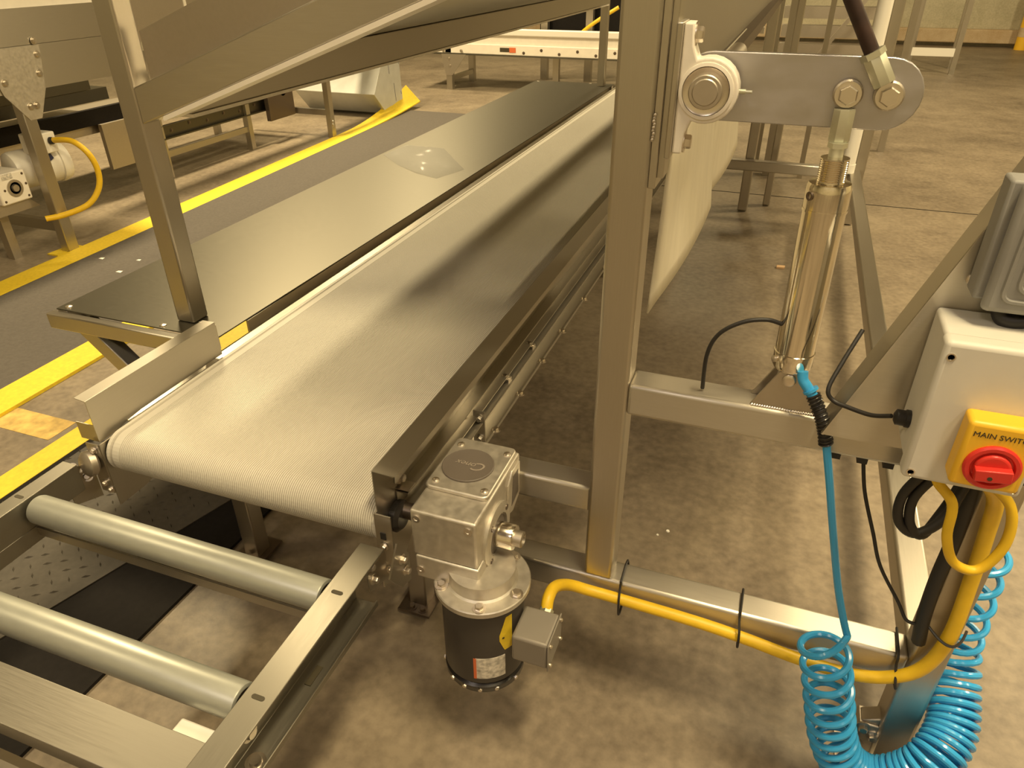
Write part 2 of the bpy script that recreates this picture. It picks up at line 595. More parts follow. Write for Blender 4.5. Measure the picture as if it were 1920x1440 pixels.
# side frames
MB().prism(cchan_x(-0.621, -0.578, 0.425, 0.505, 0.003, 0.010), 'y', 1.17, BY1 + 0.08).build('side_frame', M['steel_y'], bc)
MB().prism(cchan_x(-0.6205, -0.592, 0.515, 0.562, 0.003), 'y', 0.985, BY1 + 0.08).build('side_frame', M['steel_y'], bc, label='upper folded side frame strip')
MB().prism(cchan_x(-1.324, -1.350, 0.425, 0.562, 0.003, 0.010), 'y', 1.0, BY1 + 0.08).build('side_frame', M['steel_y'], bc, label='left side frame channel')
for yy in (1.43, 1.62, 1.82, 2.03, 2.3, 2.62, 3.0, 3.4):
    MB().bolt((-0.5785, yy, 0.4285), (0, 0, 1), 0.0085, 0.007).build('bolt', M['bolt'], bc)
    MB().bolt((-0.617, yy - 0.02, 0.545), (1, 0, 0), 0.0085, 0.008).build('bolt', M['bolt_dark'], bc)
for yy in (1.56, 1.76):
    MB().box(-0.614, -0.586, yy - 0.012, yy + 0.012, 0.5045, 0.5125).bolt((-0.60, yy, 0.5125), (0, 0, 1), 0.008, 0.006).build('splice_clip', M['bolt'], bc)
MB().box(-0.605, -0.575, 1.350, 1.354, 0.430, 0.535).bolt((-0.588, 1.350, 0.515), (0, -1, 0), 0.008, 0.008).bolt((-0.588, 1.350, 0.455), (0, -1, 0), 0.008, 0.008).build('end_bracket', M['steel_z'], bc)
# right guard
MB().prism([(-0.6225, 0.562), (-0.6225, 0.664), (-0.572, 0.664), (-0.572, 0.648), (-0.5735, 0.648), (-0.5735, 0.6622), (-0.6207, 0.6622), (-0.6207, 0.562)], 'y', 0.912, BY1 + 0.05) \
    .build('side_guard', M['steel_y'], bc, label='long right side guard')
# left guard: folded, rising along the drum, ends after a short way
lg = MB()
inner = [(0.914, 0.556), (0.965, 0.556), (1.0, 0.564), (1.04, 0.568), (1.33, 0.569), (1.33, 0.663), (0.914, 0.664)]
lg.prism(inner, 'x', -1.332, -1.3305)
lg.add([(-1.3305, 0.914, 0.664), (-1.332, 0.914, 0.6625), (-1.385, 0.930, 0.652), (-1.385, 0.930, 0.6535),
        (-1.3305, 1.33, 0.664), (-1.332, 1.33, 0.6625), (-1.385, 1.345, 0.652), (-1.385, 1.345, 0.6535)],
       [(0, 3, 7, 4), (1, 5, 6, 2), (0, 4, 5, 1), (2, 6, 7, 3), (0, 1, 2, 3), (4, 7, 6, 5)])
lg.box(-1.385, -1.331, 1.331, 1.3325, 0.585, 0.655)
lg.box(-1.385, -1.331, 0.9155, 0.917, 0.556, 0.60)
lg.build('side_guard', M['steel_y'], bc, label='short folded left side guard by the drum')
# end plates
ep = MB()
ep.prism([(0.905, 0.365), (0.905, 0.566), (1.20, 0.566), (1.20, 0.50), (1.06, 0.43), (0.99, 0.365)], 'x', -0.6245, -0.621)
ep.prism([(-0.6245, 0.405), (-0.588, 0.405), (-0.588, 0.566), (-0.6245, 0.566)], 'y', 0.903, 0.906)
ep.build('end_plate', M['steel_z'], bc, label='right end plate beside the gear motor')
MB().box(-0.614, -0.602, 0.9015, 0.9035, 0.505, 0.522).build('square_hole', M['black'], bc)
ep = MB()
ep.prism([(0.905, 0.385), (0.905, 0.556), (1.20, 0.556), (1.20, 0.46), (1.05, 0.40), (0.985, 0.385)], 'x', -1.325, -1.3215)
ep.prism([(-1.325, 0.42), (-1.362, 0.42), (-1.362, 0.556), (-1.325, 0.556)], 'y', 0.903, 0.906)
ep.build('end_plate', M['steel_z'], bc, label='left end plate')
MB().lathe([(0.034, 0), (0.034, 0.012), (0.026, 0.020), (0.014, 0.021)], (-0.6205, 0.975, 0.505), (1, 0, 0), 24).build('bearing', M['black_gloss'], bc)
MB().lathe([(0.036, 0), (0.036, 0.014), (0.026, 0.030), (0.014, 0.032)], (-1.3255, 0.965, 0.510), (-1, 0, 0), 24).lathe([(0.024, 0), (0.030, 0.006), (0.030, 0.020), (0.020, 0.028), (0.008, 0.029)], (-1.352, 0.903, 0.505), (-0.3, -1, 0.2), 20).build('bearing', M['steel_dull'], bc, label='left drum bearing')
for p in ((-1.3405, 0.9025, 0.54), (-1.345, 0.9025, 0.445), (-1.332, 0.9025, 0.43)):
    MB().bolt(p, (0, -1, 0), 0.006, 0.006).build('bolt', M['bolt'], bc)
for p in ((-0.608, 0.902, 0.487), (-0.600, 0.902, 0.427)):
    MB().bolt(p, (0, -1, 0), 0.006, 0.006).build('bolt', M['bolt'], bc)
MB().bolt((-0.617, 1.0, 0.585), (1, 0, 0), 0.009, 0.01).box(-0.6205, -0.590, 0.985, 1.015, 0.566, 0.5675).build('bolt', M['bolt'], bc)
# legs
for yy in (1.16, 3.6, 6.0):
    for xs in (-1.23, -0.70):
        l = MB().box(xs - 0.025, xs + 0.025, yy, yy + 0.05, 0.012, 0.43).build('leg', M['steel_z'], bc, bevel=0.004)
        MB().box(xs - 0.045, xs + 0.045, yy - 0.03, yy + 0.08, 0.010, 0.018).bolt((xs - 0.01, yy - 0.014, 0.018), (0, 0, 1), 0.008, 0.008).bolt((xs + 0.02, yy - 0.014, 0.018), (0, 0, 1), 0.008, 0.008) \
            .build('foot_plate', M['bolt_dark'], l)

# ------------------------------------------------------------------ roller infeed frame
rf = thing('roller_frame', 'stainless roller frame in front of the belt with two galvanised rollers', 'conveyor', (-1.0, 0.5, 0.2))


def rail(xw, xo, label):
    s = 1 if xo > xw else -1
    r = MB().prism([(xw, 0.412), (xo, 0.412), (xo, 0.426), (xo - s * 0.004, 0.426), (xo - s * 0.004, 0.4165), (xw + s * 0.004, 0.4165), (xw + s * 0.004, 0.45), (xw, 0.45)], 'y', -0.10, 0.822) \
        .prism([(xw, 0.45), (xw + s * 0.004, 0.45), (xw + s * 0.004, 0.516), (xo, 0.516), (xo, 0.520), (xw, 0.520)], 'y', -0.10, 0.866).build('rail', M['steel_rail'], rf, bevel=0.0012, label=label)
    return r


rr = rail(-0.637, -0.585, 'right rail with slotted top flange')
rl = rail(-1.362, -1.402, 'left rail')
for yy in (0.741, 0.517):
    for xx, rp_ in ((-0.611, rr), (-1.384, rl)):
        b = MB()
        pts = [(xx - 0.0075 + 0.004 * math.cos(a), yy + 0.004 * math.sin(a)) for a in [math.pi * (0.5 + k / 8) for k in range(9)]]
        pts += [(xx + 0.0075 + 0.004 * math.cos(a), yy + 0.004 * math.sin(a)) for a in [math.pi * (-0.5 + k / 8) for k in range(9)]]
        b.prism(pts, 'z', 0.5196, 0.5206).build('slot', M['ink'], rp_)
RCY = (0.7505, 0.5190)
for yy in RCY:
    R_ = 0.0312
    zc = 0.4880
    prf = [(0.020, 0), (R_ - 0.004, 0.0005), (R_ - 0.001, 0.002), (R_, 0.005), (R_, 0.704), (R_ - 0.001, 0.707), (R_ - 0.004, 0.7085), (0.020, 0.709)]
    ro = MB().lathe(prf, (-1.354, yy, zc), (1, 0, 0), 40).build('roller', M['galv'], rf)
    MB().lathe([(R_ - 0.006, 0), (0.018, 0.001)], (-0.6448, yy, zc), (1, 0, 0), 28).build('end_cap', M['bolt_dark'], ro)
    MB().cyl((-0.645, yy, zc), (-0.634, yy, zc), 0.007, 6).build('axle', M['bolt'], ro)
MB().box(-1.362, -0.637, 0.735, 0.740, 0.425, 0.447).build('cross_strip', M['steel_x'], rf)
MB().prism([(0.355, 0.505), (0.436, 0.505), (0.436, 0.470), (0.432, 0.470), (0.432, 0.501), (0.359, 0.501), (0.359, 0.470), (0.355, 0.470)], 'x', -1.362, -0.637).build('crossbar', M['steel_bar'], rf, bevel=0.001)
MB().prism([(0.300, 0.30), (0.348, 0.30), (0.348, 0.44), (0.330, 0.455), (0.300, 0.455)], 'x', -1.36, -0.64).build('crossbar', M['steel_dull'], rf, label='lower dark crossbar')
MB().box(-0.735, -0.640, 0.425, 0.475, 0.4605, 0.468).build('gusset', M['white_paint'], rf, bevel=0.006, label='white packing strip under the crossbar')
for (yy, zz) in ((0.50, 0.445), (0.475, 0.4295)):
    d = (1, 0, 0) if zz > 0.44 else (0, 0, 1)
    xx = -0.633 if zz > 0.44 else -0.607
    zz = zz if zz > 0.44 else 0.4162
    MB().lathe([(0.0165, 0), (0.0165, 0.003), (0.011, 0.003), (0.009, 0.009)], (xx, yy, zz), d, 18).build('bolt', M['bolt'], rf)
b = MB()
b.prism([(0.62, 0.4165), (0.66, 0.4175), (0.66, 0.4190), (0.62, 0.4190)], 'x', -0.616, -0.604).build('slot', M['ink'], rf)
# brackets joining rail to the conveyor end plate, right and left
br = MB()
br.prism([(0.835, 0.425), (0.905, 0.400), (0.905, 0.485), (0.865, 0.515), (0.835, 0.505)], 'x', -0.612, -0.609)
br.prism([(0.865, 0.440), (0.905, 0.380), (0.945, 0.365), (0.945, 0.440), (0.905, 0.50)], 'x', -0.584, -0.580)
br.build('splice_bracket', M['steel_z'], rf)
for p in ((-0.609, 0.845, 0.485), (-0.609, 0.852, 0.445), (-0.580, 0.915, 0.45), (-0.580, 0.925, 0.41)):
    MB().bolt(p, (1, 0, 0), 0.0075, 0.009).build('bolt', M['bolt'], rf)
br = MB()
br.prism([(0.835, 0.425), (0.905, 0.400), (0.905, 0.485), (0.865, 0.515), (0.835, 0.505)], 'x', -1.372, -1.369)
br.build('splice_bracket', M['steel_z'], rf, label='left splice bracket')
for p in ((-1.382, 0.868, 0.505), (-1.375, 0.88, 0.49), (-1.368, 0.885, 0.47)):
    MB().bolt(p, (0.5, -0.6, 0.6), 0.007, 0.01).build('bolt', M['bolt'], rf)
for xs in (-1.33, -0.66):
    MB().box(xs - 0.022, xs + 0.022, 0.06, 0.104, 0.0, 0.412).build('leg', M['steel_z'], rf, bevel=0.004)

# ------------------------------------------------------------------ gear motor
gm = thing('gear_motor', 'cast aluminium right angle gearbox over a dark upright motor', 'motor', (-0.411, 0.931, 0.19))
g = MB()
g.prism([(-0.538, 0.500), (-0.404, 0.500), (-0.404, 0.611), (-0.538, 0.611)], 'y', 0.893, 1.130)
hb = g.build('gearbox_housing', M['cast'], gm, bevel=0.005, seg=3)
MB().prism([(-0.533, 0.444), (-0.400, 0.444), (-0.400, 0.501), (-0.533, 0.501)], 'y', 0.8895, 1.03).build('housing_base', M['cast'], gm, bevel=0.004)
# raised bearing pad on top
pad = []
for (cx, cy, a0) in ((-0.421, 0.972, -90), (-0.421, 1.115, 0), (-0.527, 1.115, 90), (-0.527, 0.972, 180)):
    for k in range(5):
        a = math.radians(a0 + k * 22.5)
        pad.append((cx + 0.013 * math.cos(a), cy + 0.013 * math.sin(a)))
MB().prism(pad, 'z', 0.610, 0.620).build('top_pad', M['cast'], gm, bevel=0.003)
CX, CY = -0.481, 1.040
cap = MB().lathe([(0.0525, 0), (0.0525, 0.004), (0.051, 0.0052), (0.047, 0.0042), (0.001, 0.0042)], (CX, CY, 0.6195), (0, 0, 1), 40).build('cover_cap', M['cap_brown'], gm)
text_part('onex', 0.021, M['cap_letter'], cap, (CX - 0.004, CY + 0.001, 0.6242), (0, 0, math.radians(180 - 2)), ext=0.0008, shear=0.3)
text_part('C', 0.036, M['cap_letter'], cap, (CX + 0.027, CY - 0.001, 0.6242), (0, 0, math.radians(180 - 2)), name='raised_emblem', ext=0.0008, shear=0.3)
for (sx, sy) in ((-0.523, 1.102), (-0.421, 1.102), (-0.421, 0.978), (-0.523, 0.978)):
    MB().lathe([(0.0075, 0), (0.0075, 0.003), (0.003, 0.0055)], (sx, sy, 0.6195), (0, 0, 1), 12).build('screw', M['bolt'], gm)
for (sx, sz) in ((-0.525, 0.592), (-0.42, 0.592), (-0.523, 0.466), (-0.413, 0.466)):
    MB().lathe([(0.0085, 0), (0.0085, 0.002), (0.004, 0.002), (0.003, 0.0005)], (sx, 0.893 if sz > 0.5 else 0.8895, sz), (0, -1, 0), 14).build('screw', M['bolt'], gm)
# output face, bush and shaft (axis along x)
SY, SZ = 0.985, 0.515
ring = MB().lathe([(0.066, -0.004), (0.066, 0.006), (0.060, 0.009), (0.044, 0.009), (0.044, 0.002), (0.030, 0.002)], (-0.404, SY, SZ), (1, 0, 0), 40).build('bearing_boss', M['cast'], gm)
MB().lathe([(0.040, 0), (0.040, 0.004), (0.020, 0.004)], (-0.403, SY, SZ), (1, 0, 0), 36).build('seal', M['cap_brown'], gm)
MB().lathe([(0.026, 0), (0.026, 0.036), (0.0245, 0.038), (0.016, 0.038)], (-0.400, SY, SZ), (1, 0, 0), 36).build('hollow_shaft', M['chrome'], gm)
MB().lathe([(0.0165, 0), (0.0165, 0.026), (0.012, 0.028), (0.012, 0.022)], (-0.372, SY, SZ), (1, 0, 0), 24).build('shaft_end', M['steel_dull'], gm)
MB().prism([(1.045, 0.51), (1.075, 0.50), (1.118, 0.52), (1.118, 0.60), (1.075, 0.604), (1.052, 0.58)], 'x', -0.405, -0.399).build('rib_pad', M['cast'], gm, bevel=0.002)
MB().prism([(1.066, 0.52), (1.105, 0.53), (1.105, 0.588), (1.075, 0.590)], 'x', -0.400, -0.3985).build('recess', M['cap_brown'], gm)
for a in (40, 130, 220, 310):
    MB().lathe([(0.006, 0), (0.006, 0.002), (0.003, 0.002)], (-0.3955, SY + 0.055 * math.cos(math.radians(a)), SZ + 0.055 * math.sin(math.radians(a))), (1, 0, 0), 10).build('screw', M['bolt_dark'], gm)
MB().cyl((-0.62, SY, SZ), (-0.535, SY, SZ), 0.0175, 20).build('drive_shaft', M['bolt_dark'], gm)
# neck and flange
MX, MY = -0.411, 0.931
MB().lathe([(0.066, 0), (0.067, -0.028), (0.074, -0.034)], (MX, MY, 0.478), (0, 0, 1), 40).build('neck', M['cast'], gm)
fl = MB().lathe([(0.0935, 0), (0.0955, 0.002), (0.0955, 0.012), (0.0935, 0.014), (0.08, 0.0145)], (MX, MY, 0.432), (0, 0, 1), 64).build('flange', M['cast'], gm)
for a in (-15, -72, -142, 60, 130):
    MB().bolt((MX + 0.082 * math.cos(math.radians(a)), MY + 0.082 * math.sin(math.radians(a)), 0.4462), (0, 0, 1), 0.0085, 0.007).build('bolt', M['bolt'], gm)
mb = MB().lathe([(0.080, 0.000), (0.083, 0.003), (0.083, 0.200), (0.080, 0.205)], (MX, MY, 0.228), (0, 0, 1), 56).build('motor_body', M['motor_black'], gm)
MB().lathe([(0.050, 0), (0.074, 0.003), (0.083, 0.014), (0.084, 0.030), (0.078, 0.034), (0.078, 0.042)], (MX, MY, 0.188), (0, 0, 1), 56).build('end_bell', M['black_gloss'], gm)
for k, a in enumerate((-158, -120, -98, -75, -52, -20)):
    c_, s_ = math.cos(math.radians(a)), math.sin(math.radians(a))
    MB().bolt((MX + 0.0835 * c_, MY + 0.0835 * s_, 0.212), (c_, s_, 0), 0.005, 0.004, False).build('vent_screw' if k % 2 else 'screw', M['bolt'], gm)


def curved_patch(r, a0, a1, z0, z1, n=10, shape=None):
    mbb = MB()
    vs, fs = [], []
    for k in range(n + 1):
        a = math.radians(a0 + (a1 - a0) * k / n)
        zz0, zz1 = (z0, z1) if shape is None else shape(k / n)
        for rr_ in (r, r + 0.0006):
            vs += [(MX + rr_ * math.cos(a), MY + rr_ * math.sin(a), zz0), (MX + rr_ * math.cos(a), MY + rr_ * math.sin(a), zz1)]
    for k in range(n):
        o_ = 4 * k
        fs += [(o_ + 2, o_ + 6, o_ + 7, o_ + 3), (o_, o_ + 1, o_ + 5, o_ + 4), (o_ + 1, o_ + 3, o_ + 7, o_ + 5), (o_, o_ + 4, o_ + 6, o_ + 2)]
    fs += [(0, 2, 3, 1), (4 * n, 4 * n + 1, 4 * n + 3, 4 * n + 2)]
    return mbb.add(vs, fs)


curved_patch(0.083, -80, -38, 0.245, 0.305).build('nameplate', M['label_white'], mb, label='silver nameplate')
curved_patch(0.0836, -83, -79, 0.245, 0.305, 3).build('nameplate_stripe', M['label_orange'], mb, label='orange stripe on the nameplate')
wl = curved_patch(0.083, -46, -26, 0.32, 0.40, 8, lambda t: (0.318 + 0.0 * t if t > .35 else 0.318 + 0.03 * (1 - t / .35), 0.408 if t > .5 else 0.408 - 0.045 * (1 - t / .5))).build('warning_label', M['mat_yellow'], mb, label='yellow warning label')
curved_patch(0.0836, -42, -39, 0.352, 0.356, 2).build('printed_mark', M['ink'], wl)
tb = MB().prism([(0.862, 0.318), (0.945, 0.318), (0.945, 0.385), (0.862, 0.385)], 'x', -0.326, -0.253).build('terminal_box', M['box_brown'], gm, bevel=0.006, seg=3)
MB().box(-0.2535, -0.2505, 0.860, 0.947, 0.316, 0.387).build('box_cover', M['box_brown'], tb, bevel=0.002)
for (yy, zz) in ((0.87, 0.378), (0.937, 0.378), (0.87, 0.325), (0.937, 0.325)):
    MB().lathe([(0.004, 0), (0.004, 0.003), (0.002, 0.005)], (-0.2505, yy, zz), (1, 0, 0), 8).build('screw', M['bolt'], tb)
MB().lathe([(0.018, 0), (0.018, 0.012), (0.015, 0.013), (0.015, 0.024), (0.012, 0.026)], (-0.288, 0.945, 0.352), (0.0, 0.93, 0.36), 8).build('cable_gland', M['zinc'], tb)

# ------------------------------------------------------------------ main stainless machine frame (y = 1.1 plane and the rail going back)
T = 0.0635
mf = thing('machine_frame', 'stainless square tube frame standing right of the belt conveyor', 'frame', (0.1, 3.0, 0.0))
B4 = dict(bevel=0.007, seg=3)
MB().box(-0.2475, -0.187, 1.10, 1.10 + T, 0.3465, 2.3).build('post', M['steel_z'], mf, label='main upright post', **B4)
MB().box(-0.60, 0.391, 1.1002, 1.10 + T, 0.284, 0.347).build('base_beam', M['steel_x'], mf, **B4)
MB().box(-0.188, 0.391, 1.1002, 1.10 + T, 0.770, 0.834).build('cross_beam', M['steel_x'], mf, label='upper crossbeam carrying the air cylinder', **B4)
MB().box(-0.56, -0.2465, 1.118, 1.178, 0.506, 0.567).build('cross_beam', M['steel_x'], mf, label='short crossbeam behind the gearbox', **B4)
MB().box(0.390, 0.4535, 1.10, 1.10 + T, 0.006, 0.84).build('leg', M['steel_z'], mf, label='front right leg', **B4)
MB().box(0.3905, 0.453, 1.16, 4.90, 0.284, 0.347).build('base_beam', M['steel_y'], mf, label='base beam running back along the right', **B4)
MB().box(-0.36, 0.40, 4.86, 4.92, 0.284, 0.347).build('base_beam', M['steel_x'], mf, label='far base beam', **B4)
MB().box(0.418, 0.480, 4.855, 4.917, 0.006, 2.3).build('post', M['steel_z'], mf, label='far right post', **B4)
MB().box(-0.225, -0.165, 4.925, 4.985, 0.006, 2.3).build('post', M['steel_z'], mf, label='far middle post', **B4)
MB().box(-0.075, -0.030, 5.10, 5.15, 0.006, 2.3).build('post', M['steel_z'], mf, label='thin far post', **B4)
MB().box(-0.235, -0.165, 4.93, 5.0, 0.60, 0.66).box(-0.36, -0.2, 4.93, 4.98, 0.60, 0.65).build('cross_beam', M['steel_x'], mf, label='far short crossbeam')
MB().box(0.330, 0.52, 1.07, 1.19, 0.0, 0.006).build('foot_plate', M['steel_dull'], mf)
MB().box(0.352, 0.392, 1.105, 1.150, 0.006, 0.125).prism([(0.355, 0.125), (0.392, 0.125), (0.392, 0.145)], 'y', 1.11, 1.145).build('anchor_lug', M['steel_dull'], mf, bevel=0.003)
for p in ((0.362, 1.105, 0.115), (0.385, 1.105, 0.095), (0.36, 1.105, 0.062)):
    MB().bolt(p, (0, -1, 0), 0.009, 0.010).build('bolt', M['bolt'], mf)
b = MB()
for i in range(9):
    b.lathe([(0.001, 0), (0.0026, 0.0006), (0.0012, 0.0014)], (-0.1862 + 0.0006 * (i % 3), 1.1015 + 0.0006 * (i % 2), 1.258 + i * 0.0044), (0.4, -1, 0), 8)
b.build('weld_bead', M['steel_dull'], mf)
for xx in (0.163, 0.205, 0.245):
    MB().box(xx, xx + 0.016, 1.104, 1.13, 0.760, 0.7702).build('wire_clip', M['black'], mf)
# gusset plate with folded edge, carrying the electrical boxes
gp = MB()
GE = [(0.1345, 0.835), (0.285, 1.251), (0.355, 1.445)]
gp.prism([(0.134, 0.8345), (0.455, 0.8345), (0.455, 1.62), (0.40, 1.57)] + GE[::-1], 'y', 1.055, 1.058)
gp.build('gusset_plate', M['steel_x'], mf)
gf = MB()
for (a, c) in ((GE[0], GE[1]), (GE[1], GE[2]), (GE[2], (0.40, 1.57))):
    gf.add([(a[0], 1.054, a[1]), (c[0], 1.054, c[1]), (c[0], 1.115, c[1]), (a[0], 1.115, a[1]),
            (a[0] + 0.003, 1.054, a[1] - 0.001), (c[0] + 0.003, 1.054, c[1] - 0.001), (c[0] + 0.003, 1.115, c[1] - 0.001), (a[0] + 0.003, 1.115, a[1] - 0.001)],
           [(0, 1, 2, 3), (7, 6, 5, 4), (0, 4, 5, 1), (2, 6, 7, 3), (0, 3, 7, 4), (1, 5, 6, 2)])
gf.build('folded_edge', M['steel_x'], mf)
MB().lathe([(0.0075, 0), (0.0075, 0.003), (0.004, 0.0055)], (0.2665, 1.055, 1.118), (0, -1, 0), 14).build('screw', M['bolt'], mf)
# hopper wall along the machine and its bottom tube
MB().box(-0.182, -0.178, 1.166, 6.0, 1.29, 2.1).build('side_panel', M['steel_y'], mf, label='hopper side panel above the curtain')
MB().box(-0.178, -0.148, 1.50, 6.0, 1.255, 1.290).build('rail_tube', M['bolt_dark'], mf, label='rail tube along the hopper panel, shade put into its dark colour')  # dark steel chosen to paint in the shadow on this tube

MB().box(-0.182, 0.46, 1.18, 4.90, 2.04, 2.06).build('hopper_floor', M['steel_y'], mf)
MB().box(0.46, 0.464, 1.18, 4.90, 2.04, 2.5).build('side_panel', M['steel_y'], mf, label='far side panel of the hopper')

# slide rail with the bearing on the post's right face
sr = thing('slide_rail', 'grey steel slide rail bolted upright on the right face of the main post', 'rail', (-0.175, 1.14, 1.18))
MB().box(-0.187, -0.176, 1.105, 1.160, 1.185, 2.0).build('back_bar', M['steel_z'], sr, bevel=0.001)
MB().box(-0.176, -0.166, 1.112, 1.150, 1.200, 2.0).build('guide_bar', M['steel_z'], sr, bevel=0.001)
MB().box(-0.1665, -0.158, 1.100, 1.162, 1.232, 1.415).build('mount_block', M['steel_z'], sr, bevel=0.002)

# pillow block
pb = thing('pillow_block', 'white plastic pillow block bearing on the slide rail, with shaft end', 'bearing', (-0.15, 1.13, 1.325))
bx = -0.158
PC = (-0.1185, 1.327)
body = [(bx, 1.238), (bx + 0.014, 1.238), (bx + 0.016, 1.268)]
for k in range(17):
    a = math.radians(-112 + k * 14)
    body.append((PC[0] + 0.0445 * math.cos(a), PC[1] + 0.0445 * math.sin(a)))
body += [(bx + 0.016, 1.385), (bx + 0.014, 1.414), (bx, 1.414)]
MB().prism(body, 'y', 1.112, 1.150).build('housing', M['plastic_white'], pb, bevel=0.003, seg=3)
MB().lathe([(0.0385, 0), (0.038, 0.004), (0.0335, 0.005), (0.0325, 0.0)], (PC[0], 1.113, PC[1]), (0, -1, 0), 40, cap=False).build('raised_rim', M['plastic_white'], pb)
MB().lathe([(0.0325, 0), (0.0322, 0.0035), (0.0280, 0.0015), (0.022, 0.002)], (PC[0], 1.112, PC[1]), (0, -1, 0), 40).build('outer_race', M['bolt'], pb)
MB().lathe([(0.0235, 0), (0.0235, 0.009), (0.022, 0.0105), (0.0185, 0.0105)], (PC[0], 1.1125, PC[1]), (0, -1, 0), 36).build('inner_ring', M['steel_dull'], pb)
MB().lathe([(0.0183, 0), (0.0183, 0.0105), (0.0168, 0.012)], (PC[0], 1.1125, PC[1]), (0, -1, 0), 32).build('shaft_end', M['steel_dull'], pb)
MB().cyl((PC[0], 1.12, PC[1]), (PC[0], 1.60, PC[1]), 0.017, 20).build('pivot_shaft', M['steel_dull'], pb)
for zz in (1.398, 1.253):
    MB().bolt((bx + 0.0142, 1.130, zz), (1, 0, 0), 0.0105, 0.009).build('bolt', M['bolt'], pb)
MB().cyl((PC[0] + 0.043, 1.128, PC[1]), (PC[0] + 0.053, 1.128, PC[1]), 0.0035, 10).cyl((PC[0] + 0.052, 1.128, PC[1]), (PC[0] + 0.062, 1.128, PC[1]), 0.0022, 8).build('grease_nipple', M['zinc'], pb)

# crank arm
ca = thing('crank_arm', 'grey steel crank arm plate with rounded end on the pivot shaft', 'arm', (0.03, 1.17, 1.325))
pts = []
for k in range(13):
    a = math.radians(-90 + k * 15)
    pts.append((0.117 + 0.0475 * math.cos(a), 1.3265 + 0.0475 * math.sin(a)))
for k in range(13):
    a = math.radians(90 + k * 15)
    pts.append((PC[0] + 0.0475 * math.cos(a), 1.3265 + 0.0475 * math.sin(a)))
MB().prism(pts, 'y', 1.164, 1.176).build('plate', M['arm'], ca, bevel=0.0015)
MB().lathe([(0.030, 0), (0.030, 0.010)], (PC[0], 1.164, PC[1]), (0, -1, 0), 28).build('hub', M['steel_dull'], ca)


def rod_eye(cx, cz, dirx, dirz, parent, L0, L1, w=0.0125):
    """clevis-type rod eye in front of the arm: eye ring with a hex bolt and a square body"""
    d = Vector((dirx, 0, dirz)).normalized()
    MB().lathe([(0.0195, 0), (0.0195, 0.014), (0.017, 0.016)], (cx, 1.1635, cz), (0, -1, 0), 28).build('eye', M['steel_dull'], parent)
    MB().lathe([(0.0172, 0), (0.0172, 0.002)], (cx, 1.1478, cz), (0, -1, 0), 24).bolt((cx, 1.1460, cz), (0, -1, 0), 0.0132, 0.009, False).build('bolt', M['bolt'], parent)
    p0 = Vector((cx, 1.1475, cz)) + d * L0
    p1 = Vector((cx, 1.1475, cz)) + d * L1
    MB().lathe([(0.0145, 0), (0.0150, 0.002), (0.0150, (p1 - p0).length - 0.002), (0.0138, (p1 - p0).length)], p0, d, 8, ref=(0.38, 0.92, 0)).build('rod_end', M['zinc'], parent)


# air cylinder
ac = thing('air_cylinder', 'polished air cylinder standing on the upper crossbeam under the crank arm', 'cylinder', (0.074, 1.13, 0.835))
AX = Vector((0.0735, 1.131, 0.905))
AT = Vector((0.0690, 1.131, 1.327))
ad = (AT - AX).normalized()


def on_axis(z):
    return AX + ad * ((z - AX.z) / ad.z)


rod_eye(0.0690, 1.327, (AX - AT).x, (AX - AT).z, ac, 0.018, 0.062)
o = on_axis(1.266)
MB().lathe([(0.010, 0), (0.010, -0.022)], on_axis(1.266) + Vector((0, 0.008, 0)), ad, 16).lathe([(0.0135, -0.001), (0.0135, -0.008)], on_axis(1.266) + Vector((0, 0.008, 0)), ad, 6).build('piston_rod', M['zinc'], ac)
prf = [(0.0195, 1.246)]
zz = 1.244
while zz > 1.217:
    prf += [(0.0195, zz), (0.0178, zz - 0.0012), (0.0195, zz - 0.0024)]
    zz -= 0.0030
prf += [(0.0195, 1.212), (0.029, 1.211), (0.0308, 1.206), (0.0312, 1.200), (0.0312, 1.174)]
MB().lathe([(r, (z - 0.905) / ad.z) for r, z in prf], AX, ad, 36).build('front_cap', M['barrel'], ac)
MB().lathe([(0.0318, (1.174 - 0.905)), (0.0318, 1.170 - 0.905), (0.0305, 1.1695 - 0.905), (0.0305, 0.938 - 0.905), (0.0318, 0.937 - 0.905), (0.0318, 0.934 - 0.905)], AX, ad, 48).build('barrel', M['barrel'], ac)
MB().lathe([(0.0312, 0.934 - 0.905), (0.0312, 0.912 - 0.905), (0.028, 0.906 - 0.905)], AX, ad, 40).build('rear_cap', M['barrel'], ac)
pz = on_axis(1.194)
MB().lathe([(0.0065, 0), (0.0065, 0.002), (0.004, 0.002), (0.003, -0.003)], pz + Vector((-0.024, -0.0195, 0)), (-0.77, -0.63, 0), 14).build('port', M['bolt_dark'], ac)
pz = on_axis(0.924)
MB().lathe([(0.0055, 0), (0.0055, 0.005), (0.002, 0.006)], pz + Vector((-0.0268, -0.015, 0)), (-0.87, -0.48, 0), 12).build('plug', M['bolt'], ac)
cl = MB()
cl.prism([(0.020, 0.8345), (0.128, 0.8345), (0.090, 0.905), (0.057, 0.905)], 'y', 1.108, 1.113)
cl.prism([(0.020, 0.8345), (0.128, 0.8345), (0.090, 0.905), (0.057, 0.905)], 'y', 1.146, 1.151)
cl.build('clevis_bracket', M['steel_dull'], ac)
MB().box(0.055, 0.092, 1.113, 1.146, 0.878, 0.906).build('tang', M['cast'], ac, bevel=0.003)
MB().lathe([(0.011, 0), (0.011, 0.004), (0.008, 0.006), (0.004, 0.006)], (0.0735, 1.108, 0.893), (0, -1, 0), 20).build('pin', M['bolt'], ac)
b = MB()
